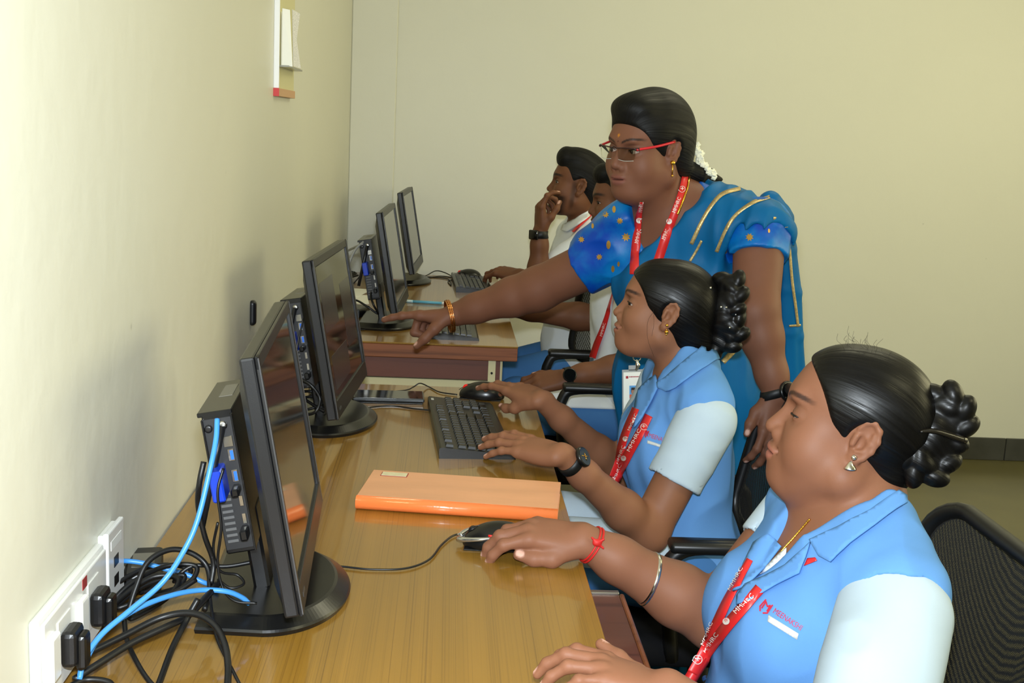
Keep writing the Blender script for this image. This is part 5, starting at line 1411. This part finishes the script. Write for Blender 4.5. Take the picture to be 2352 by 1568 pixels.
    def bar(nm, a, b, r, m, fl=1.0, mid=None):
        P = spline([hl(H, q) for q in ([a, mid, b] if mid is not None else [a, b])], 6); V, F = tube_np(P, r, 8, flat=fl); return pyobj(nm, V, F, m, g)
    for y in (-1, 1):
        bar('rim', (.1075, y*.009, .006), (.0965, y*.060, .007), .0016, brn, mid=(.1075, y*.034, .008))
        bar('temple_arm', (.0965, y*.061, .005), (-.012, y*.080, .016), .0030, redf, 1.0, mid=(.045, y*.078, .010))
        bar('hinge', (.0985, y*.058, .006), (.090, y*.064, .006), .0032, brn)
        R_ = [(y*.010, .005), (y*.010, -.014), (y*.016, -.022), (y*.050, -.022), (y*.057, -.016), (y*.059, .006), (y*.034, .007)]
        xx = lambda yy: .1072-.0105*max(0, (abs(yy)-.02)/.04)**1.5
        V = [hl(H, (xx(a), a, b)) for a, b in R_]+[hl(H, (xx(a)-.0016, a, b)) for a, b in R_]; n = len(R_)
        pyobj('lens', V, [tuple(range(n)), tuple(range(n, 2*n))[::-1]]+[(i, (i+1) % n, n+(i+1) % n, n+i) for i in range(n)], glass, g, False)
        bar('lower_edge', (.1072, y*.012, -.0205), (.0985, y*.054, -.021), .0006, mat('pale_lens_edge', (200, 205, 200), .2), mid=(.107, y*.033, -.0225))
    bar('bridge', (.1075, -.009, .006), (.1075, .009, .006), .0015, brn, mid=(.110, 0, .009))
    # blouse
    Sb = Solid(); torso(Sb, tf, NB, 1.0, 1.02, .8, sh=.150); Sb.frame()
    Sb.cone(NB+np.array([0, 0, -.06]), Rsh, .044, .058, k=.04); Sb.cone(NB+np.array([0, 0, -.05]), Lsh, .052, .066, k=.05)
    for a_, b_, t in ((Rsh, Rel, .46), (Lsh, Lel, .34)): Sb.cone(a_, a_+(b_-a_)*t, .064, .062, k=.02)
    Sb.cone(hity(1436, 498, 2.92), hity(1356, 560, 2.99), .036, .034, k=.03)
    Sb.off = .007
    for a_, b_, t in ((Rsh, Rel, .46), (Lsh, Lel, .34)):
        d = (b_-a_)/np.linalg.norm(b_-a_); e = a_+(b_-a_)*t
        def lim(P, dd, e=e, d=d, a_=a_):
            loc = np.linalg.norm(P-e, axis=-1) < .13
            return np.where(loc, np.maximum(dd, ((P-e) @ d)), dd)
        Sb.post.append(lim)
    Sb.frame(tf, NB); Sb.cone((.06, .01, .07), (.17, .0, -.20), .108, .040, k=.006, sub=True); Sb.cone((-.03, 0, .0), (-.03, 0, .14), .082, .10, k=.01, sub=True)
    Sb.post.append(wrinkle(.004, 34, 21)); Sb.post.append(cut((0, 0, -1), NB+np.array([0, 0, -.50])))
    bl = garment('blouse', p, Sb, .004, brocade_material())
    bb_ = bvh_of(bl); mot = child_empty('gold_motifs', T(.1, 0, -.1), bl)
    spots = [(1336, 550, 8), (1392, 493, 8), (1411, 481, 8), (1424, 507, 8), (1438, 544, 11), (1398, 562, 10), (1377, 590, 8), (1362, 519, 6), (1408, 617, 8), (1421, 606, 6), (1722, 545, 10), (1667, 574, 8), (1653, 603, 7), (1749, 497, 5), (1766, 530, 5)]
    for i, (x, y, r_) in enumerate(spots):
        if i % 3 == 2 or i in (7, 9, 13):
            P = [(x+r_*.5*math.cos(a), y+r_*math.sin(a)*1.0) for a in np.linspace(0, 2*math.pi, 10, endpoint=False)]
        else:
            P = [(x+r_*(1 if k % 2 else .55)*math.cos(a), y+r_*(1 if k % 2 else .55)*math.sin(a)) for k, a in enumerate(np.linspace(0, 2*math.pi, 16, endpoint=False))]
        P3 = lay(bb_, P+[(x, y)], .0012, 2.9); n = len(P); o = pyobj('motif', P3, [(k, (k+1) % n, n) for k in range(n)], mat('gold_embroidery', (214, 168, 84), .35, .7), mot, False); fix_normals(o, 0)
    # sari: wraps the bust and hips, rises over the left shoulder and falls behind it
    Ss = Solid(); torso(Ss, tf, NB, 1.0, 1.03, .8, sh=.150); Ss.frame(tf, NB)
    Ss.ell((-.02, .0, -.48), (.15, .185, .18), k=.06); Ss.frame()
    hip = T(0, 0, -.55); Ss.cone(hip, np.array([hip[0]+.03, hip[1]+.02, .08]), .17, .24, k=.08)
    Ss.cone(NB+np.array([0, 0, -.06]), Lsh+np.array([0, .0, .0]), .050, .064, k=.05)
    Ss.off = .020
    # keep what lies below the diagonal from the right waist to the left of the neck
    q0, q1 = hity(1480, 600, 2.78), hity(1625, 452, 2.78); dv = q1-q0; nrm = np.cross(dv, np.array([0, 1.0, 0])); nrm = nrm if nrm[2] > 0 else -nrm
    Ss.post.append(cut(nrm, q0, .006))
    qa = Lsh+(Lel-Lsh)*.10; Ss.post.append(lambda P, dd: smax(dd, -(np.linalg.norm(P-(Lsh+np.clip((P-Lsh) @ ((Lel-Lsh)/((Lel-Lsh)@(Lel-Lsh))), 0.22, 3)[..., None]*(Lel-Lsh)), axis=-1)-.080), .012))
    Ss.post.append(wrinkle(.009, 30, 31, (1.5, 1.2, .35)))
    sari = garment('sari', p, Ss, .005, sari_material())
    # pallu over the shoulder, hanging behind the left arm
    Sp = Solid().frame()
    fall = [(1770, 462, 2.86), (1792, 490, 2.87), (1800, 560, 2.88), (1808, 660, 2.90), (1812, 760, 2.92), (1815, 880, 2.95), (1818, 1000, 2.97)]
    for dx in (-22, -8, 6, 20):
        Sp.chain([hity(x+dx*(.35+.65*i/4), y+(12 if dx > 10 else 0), Y+abs(dx)*.0008) for i, (x, y, Y) in enumerate(fall)], [.022, .020, .017, .017, .017, .017, .017], k=.008)
    Sp.post.append(wrinkle(.003, 40, 33, (1.6, 1, .2)))
    pal = garment('sari_pallu', p, Sp, .004, sari_material())
    bs_ = bvh_of(sari, pal); zari = mat('gold_zari', (196, 172, 118), .4, .55, noise=.35, nscale=180, bump=.4, bscale=300)
    for line, hw in (([(1588, 560), (1611, 511), (1634, 473), (1660, 446), (1700, 434)], 4.5), ([(1646, 578), (1663, 538), (1687, 497), (1728, 467), (1768, 453)], 4), ([(1779, 498), (1775, 535), (1773, 600)], 3),
                     ([(1806, 520), (1813, 580), (1818, 640), (1826, 700), (1832, 750)], 3), ([(1812, 748), (1838, 746)], 2.5), ([(1660, 832), (1690, 800), (1716, 768)], 6), ([(1585, 600), (1600, 575), (1612, 552)], 3)):
        try: ribbon('gold_border', line, hw, bs_, .0016, zari, sari, 10, .0008)
        except Exception as ex: print('border', ex)
    # lanyard, chain, badge
    bq = bvh_of(body, bl, sari); la = child_empty('lanyard', T(.1, 0, -.2), p)
    ribbon('strap', [(1576, 392), (1566, 440), (1553, 480), (1538, 520), (1524, 560), (1508, 610)], [9.5, 9.5, 9.5, 10, 10], bq, .003, lanm, la, depth=2.85)
    ribbon('strap', [(1473, 462), (1469, 500), (1464, 540), (1460, 580), (1458, 630)], [4, 7, 9, 9.5, 10], bq, .003, lanm, la, depth=2.85)
    b2 = bvh_of(body, bl, sari, *list(la.children))
    mmhrc(la, [((1551, 489), (1564, 455)), ((1527, 551), (1537, 528)), ((1466, 559), (1473, 527)), ((1475, 486), (1477, 465))], 8.5, b2, .002, 2.85)
    emblem((1566, 435), 7, b2, .002, la, 2.85, True); emblem((1537, 508), 6.5, b2, .002, la, 2.85); emblem((1469, 506), 6.5, b2, .002, la, 2.85)
    chain_px('necklace', [(1582, 408), (1578, 430), (1570, 455), (1561, 480), (1556, 492)], bvh_of(body), .003, .0032, goldm, p, 14, 1.7)
    er = child_empty('earring', hl(H, (-.006, .079, -.04)), p); lob = hity(1545, 374, hl(H, (-.006, .080, -.04))[1]-.004)
    V, F = lathe([(.0005, -.0025), (.0058, -.001), (.0058, .001), (.0005, .003)], 12); pyobj('gold_stud', xf(V, [[1, 0, 0], [0, 0, -1], [0, 1, 0]], lob), F, goldm, er)
    V, F = tube_np([lob, lob+np.array([.001, -.001, -.030])], .0016, 6); pyobj('gold_drop', V, F, goldm, er)
    S = Solid(); S.ell(lob+np.array([.001, -.001, -.030]), (.0028,)*3, k=.001); V, F = S.mesh(.0011); link('gold_bead', mesh_np('b', V, F), goldm, er)
    # name card
    Yb_ = 2.74
    if True:
        c = hity(1455, 900, Yb_); cm = mat('card_holder', (170, 172, 172), .2, alpha=.9); sx = Yb_*1.02/FPX
        W_, H_ = 46*sx, 98*sx; R3 = np.array(Matrix.Rotation(math.radians(-4), 3, 'Y'))
        bd = child_empty('name_card', c, p)
        def pl(nm, x, z, w_, h_, y, m):
            V = np.array([(x-w_/2, y, z-h_/2), (x+w_/2, y, z-h_/2), (x+w_/2, y, z+h_/2), (x-w_/2, y, z+h_/2), (x-w_/2, y+.001, z-h_/2), (x+w_/2, y+.001, z-h_/2), (x+w_/2, y+.001, z+h_/2), (x-w_/2, y+.001, z+h_/2)])
            return pyobj(nm, V @ R3.T+c, [(0, 1, 2, 3), (7, 6, 5, 4), (0, 4, 5, 1), (1, 5, 6, 2), (2, 6, 7, 3), (3, 7, 4, 0)], m, bd, False)
        pl('holder', 0, 0, W_+.006, H_+.008, .002, cm); pl('holder_tab', 0, H_/2+.008, .022, .012, .002, cm)
        pl('card', -.001, 0, W_-.002, H_-.004, .0005, paperm)
        pl('portrait_backing', -.001, .012*0+.0, .0175, .031, -.0002, mat('portrait_blue', (92, 158, 214), .5))
        pl('portrait_blouse', -.001, -.0105, .0165, .0095, -.0006, mat('portrait_orange', (214, 92, 40), .5))
        pl('portrait_face', -.001, .001, .0075, .011, -.0008, mat('portrait_skin', (168, 116, 92), .5)); pl('portrait_hair', -.001, .008, .0085, .006, -.0010, mat('portrait_hair', (24, 20, 22), .5))
        pl('emblem', -.015, .036, .006, .006, -.0004, mat('emblem_red', (160, 40, 50), .5)); pl('portrait_hair', -.001, .003, .0095, .008, -.0005, mat('portrait_hair', (24, 20, 22), .5))
        for q in range(7): pl('card_print', -.0085+q*.0038, .0368, .0030, .0022, -.0004, mat('emblem_red', (160, 40, 50), .5))
        for i, wl in enumerate((.020, .017, .026, .032)):
            for q in range(int(wl/.0042)):
                pl('card_print', -.001-wl/2+.002+q*.0042, -.0235-i*.0055, .0032, .0016, -.0004, mat('grey_print', (130, 128, 132), .6))
        ring = hity(1463, 822, Yb_); V, F = tube_np(np.array([ring+np.array([.009*math.cos(a), 0, .007*math.sin(a)]) for a in np.linspace(0, 2*math.pi, 18, endpoint=False)]), .0015, 6, True); pyobj('ring', V, F, silverm, bd)
        h2 = hity(1462, 842, Yb_); S = Solid(); S.chain([ring-np.array([0, 0, .006]), h2+np.array([.003, 0, .004]), h2-np.array([0, 0, .008])], [.003, .005, .003], k=.004); V, F = S.mesh(.0014); link('hook', mesh_np('hook', V, F), silverm, bd)
    bo = bvh_of(body); ax = Rwr-Rel
    c0 = Rwr+ax*.07; d_ = ax/np.linalg.norm(ax)+np.array([.0, -.45, .18]); d_ /= np.linalg.norm(d_); u_ = np.cross(d_, (0, 0, 1.0)); u_ /= np.linalg.norm(u_); v_ = np.cross(d_, u_)
    for k_ in (-1, 0, 1):
        P = np.array([c0+d_*.0042*k_+(u_*math.cos(a)+v_*math.sin(a))*(.0425-.001*abs(k_)) for a in np.linspace(0, 2*math.pi, 64, endpoint=False)])
        V, F = tube_np(P, .0024*(.7+.5*(np.arange(len(P)) % 2)), 6, closed=True); pyobj('gold_bangle', V, F, mat('rose_gold', (226, 156, 96), .25, 1.0), p)
    ax = Lwr-Lel
    watch(p, bo, Lel+ax*.97, ax, (.5, -.85, .1), mat('black_rubber_strap', (14, 14, 15), .5), mat('black_dial', (10, 10, 10), .12), .024, .020)
    return p
W_ = build_w()
# ------------------------------------------------------------------ two young men at the far desk
def short_hair(p, H, quiff, h=.003, col=(7, 6, 6)):
    S = Solid().frame(H[0], H[1], H[2])
    S.ell((-.020, 0, .038), (.103, .079, .088), k=.01); S.ell((-.062, 0, -.005), (.054, .066, .075), k=.03)
    S.ell((.015, 0, .095), (.076, .064, .036*quiff), k=.02); S.ell((.062, 0, .092), (.030, .052, .034*quiff), k=.015)
    S.ell((.108, 0, -.032), (.078, .15, .098), k=.008, sub=True)
    for y in (-1, 1): S.ell((-.006, y*.090, -.014), (.030, .030, .042), k=.010, sub=True); S.ell((.025, y*.08, -.085), (.064, .05, .060), k=.01, sub=True)
    return hair('hair', p, S, h, H, m=hair_material('short_black_hair', col, .6, .5))
def build_b1():
    p = empty('person', (1.0, 4.45, 0), 'seated bearded man in white shirt resting chin on hand, black watch', 'person')
    H = fit_head((1331, 431), (1254, 433), 4.33, (-.99, .06))
    up = Vector((.02, 0, 1)).normalized(); f0 = Vector((-1, -.05, 0)); tf = basis(f0-up*f0.dot(up), up); NB = hity(1342, 512, 4.46)
    T = lambda x, y, z: np.array(tf) @ np.array([x, y, z])+NB
    Rsh, Lsh = T(0, -.19, -.07), T(0, .19, -.07); Lel, Lwr = hity(1236, 652, 4.22), hity(1240, 532, 4.22)
    Lel[2] = max(Lel[2], .79)
    Rel, Rwr = hity(1330, 662, 4.66), hity(1192, 631, 4.80)
    S = Solid(); head(S, H, chub=.1, eye_open=.8, back=-.108, top=.108)
    S.frame(); S.cone(hl(H, (-.025, 0, -.055)), NB, .052, .056, k=.03); torso(S, tf, NB, 1.08, 1.0, 0, sh=.175); S.keep = lambda c: c[:, 2] > NB[2]-.2
    A = Solid(); arm(A, Rsh, Rel, Rwr, (.050, .040, .038, .026))
    hr = Hand(A, Rwr, hity(1100, 612, 4.88)-Rwr, (.1, -.5, 1), 1, [(30, 40, 20)]*4, thumb=[(.016, .020, -.008), (.046, .040, -.030), (.070, .046, -.048), (.092, .044, -.058)], sc=1.05)
    B = Solid(); arm(B, Lsh, Lel, Lwr, (.050, .040, .038, .026))
    hL = Hand(B, Lwr, (-.06, .02, 1), (-.95, -.25, .1), -1, [(25, 40, 30), (45, 70, 40), (55, 80, 45), (60, 85, 45)],
              thumb=[(.020, .020, -.010), (.052, .034, -.030), (.080, .036, -.050), (.104, .034, -.064)], sc=1.0)
    body = skin(p, [S, A, B], [.003, .0036, .003], lambda V: paint(V, (108, 68, 45), H, (hr, hL), ((16, 12, 10), .0056), (96, 56, 46), beard=((18, 13, 11), .85)))
    eyes(p, H, (1, .5, -.1)); lashes(p, H, 0, .003); short_hair(p, H, 1.25)
    Sv = Solid(); torso(Sv, tf, NB, 1.08, 1.04, 0, sh=.175); Sv.frame()
    for a_, b_ in ((Rsh, Rel), (Lsh, Lel)): Sv.cone(a_, a_+(b_-a_)*.55, .062, .060, k=.02)
    Sv.off = .012; Sv.frame(tf, NB); Sv.cone((-.01, 0, .01), (-.02, 0, .12), .056, .08, k=.008, sub=True); Sv.post.append(wrinkle(.005, 26, 41))
    sh = garment('shirt', p, Sv, .006, whitem); bv = bvh_of(sh, body)
    drape('collar', [(1350, 482), (1320, 507), (1296, 518), (1292, 530), (1305, 534), (1330, 520), (1356, 500)], bv, .006, whitem, sh, 5, .003)
    la = child_empty('lanyard', T(.1, 0, -.1), p); ribbon('strap', [(1358, 496), (1342, 512), (1326, 526), (1318, 534)], 2.6, bv, .006, lanm, la)
    bo = bvh_of(body); ax = Lwr-Lel; watch(p, bo, Lwr-ax*.05, ax, (-.7, -.7, 0), mat('black_rubber_strap', (14, 14, 15), .5), mat('black_dial', (10, 10, 10), .12), .02, .026, square=True)
    St = Solid().frame()
    for y in (-1, 1):
        a = T(.02, y*.09, -.53); k_ = np.array([.66, a[1], .47]); St.cone(a, k_, .082, .066, k=.03); St.cone(k_, k_+np.array([.02, 0, -.42]), .066, .05, k=.03)
    St.frame(tf, NB); St.ell((-.02, 0, -.53), (.13, .16, .10), k=.05); garment('trousers', p, St, .01, pantm)
def build_b2():
    p = empty('person', (1.05, 3.78, 0), 'seated young man in white shirt with red lanyard, half hidden behind the pointing woman', 'person')
    H = fit_head((1437, 470), (1349, 487), 3.74, (-.99, .04))
    up = Vector((-.04, 0, 1)).normalized(); f0 = Vector((-1, -.05, 0)); tf = basis(f0-up*f0.dot(up), up); NB = hity(1446, 570, 3.82)
    T = lambda x, y, z: np.array(tf) @ np.array([x, y, z])+NB
    Rsh, Lsh = T(0, -.18, -.08), T(0, .18, -.08); Rel, Rwr = hity(1400, 735, 3.98), hity(1160, 706, 4.02)
    Lel, Lwr = hity(1450, 842, 3.52), hity(1302, 866, 3.50)
    S = Solid(); head(S, H, chub=.1, eye_open=.7, back=-.108, top=.108)
    S.frame(); S.cone(hl(H, (-.025, 0, -.055)), NB, .050, .054, k=.03); torso(S, tf, NB, 1.05, 1.0, 0, sh=.17); S.keep = lambda c: c[:, 2] > NB[2]-.2
    A = Solid(); arm(A, Rsh, Rel, Rwr, (.048, .044, .046, .028)); hr = Hand(A, Rwr, hity(1080, 672, 4.12)-Rwr, (.1, -.2, 1), 1, [(20, 30, 20)]*4, sc=1.0)
    B = Solid(); arm(B, Lsh, Lel, Lwr, (.048, .044, .042, .027)); hL = Hand(B, Lwr, (-1, .05, -.2), (.1, -.5, .9), -1, [(20, 40, 20)]*4, sc=1.0)
    body = skin(p, [S, A, B], [.003, .0036, .0036], lambda V: paint(V, (110, 70, 48), H, (hr, hL), ((16, 12, 10), .0058), (100, 60, 50), beard=((22, 16, 13), .45)))
    eyes(p, H, (1, .5, -.25)); lashes(p, H, -.001, .003); short_hair(p, H, 1.0)
    Sv = Solid(); torso(Sv, tf, NB, 1.05, 1.04, 0, sh=.17); Sv.frame()
    for a_, b_ in ((Rsh, Rel), (Lsh, Lel)): Sv.cone(a_, a_+(b_-a_)*.55, .062, .062, k=.02)
    Sv.off = .012; Sv.frame(tf, NB); Sv.cone((-.01, 0, .01), (-.02, 0, .12), .056, .08, k=.008, sub=True); Sv.post.append(wrinkle(.005, 26, 43))
    sh = garment('shirt', p, Sv, .006, whitem); bv = bvh_of(sh, body); la = child_empty('lanyard', T(.1, 0, -.1), p)
    ribbon('strap', [(1412, 672), (1402, 710), (1390, 750), (1376, 790), (1366, 822)], [2, 4, 6, 7, 7.5], bv, .008, lanm, la, depth=3.7)
    mmhrc(la, [((1384, 772), (1392, 742))], 6, bvh_of(sh, body, *list(la.children)), .002, 3.7)
    cl = lay(bv, [(1364, 828)], .008, 3.7)[0]; bm = bmesh.new(); box(bm, cl, (.014, .006, .020), None, .001); link('buckle', bm_mesh('b', bm), silverm, la)
    bo = bvh_of(body); ax = Lwr-Lel; watch(p, bo, Lwr-ax*.02, ax, (-.3, -.9, .3), mat('black_rubber_strap', (14, 14, 15), .5), mat('black_dial', (10, 10, 10), .12), .021, .020)
    St = Solid().frame(); Sk = Solid().frame()
    for y in (-1, 1):
        a = T(.02, y*.09, -.545); k_ = np.array([.68, a[1]+y*-.01, .50]); St.cone(a, k_, .080, .064, k=.03); St.cone(k_, k_+np.array([.02, 0, -.44]), .066, .05, k=.03)
        Sk.cone(a+np.array([0, 0, .012]), a+(k_-a)*.8+np.array([0, 0, .014]), .082, .068, k=.02)
    St.frame(tf, NB); St.ell((-.02, 0, -.54), (.13, .16, .10), k=.05); garment('trousers', p, St, .008, pantm)
    Sk.post.append(cut((0, 0, -1), (0, 0, .53)))
    garment('shirt_tail', p, Sk, .008, whitem)
build_b1(); build_b2()
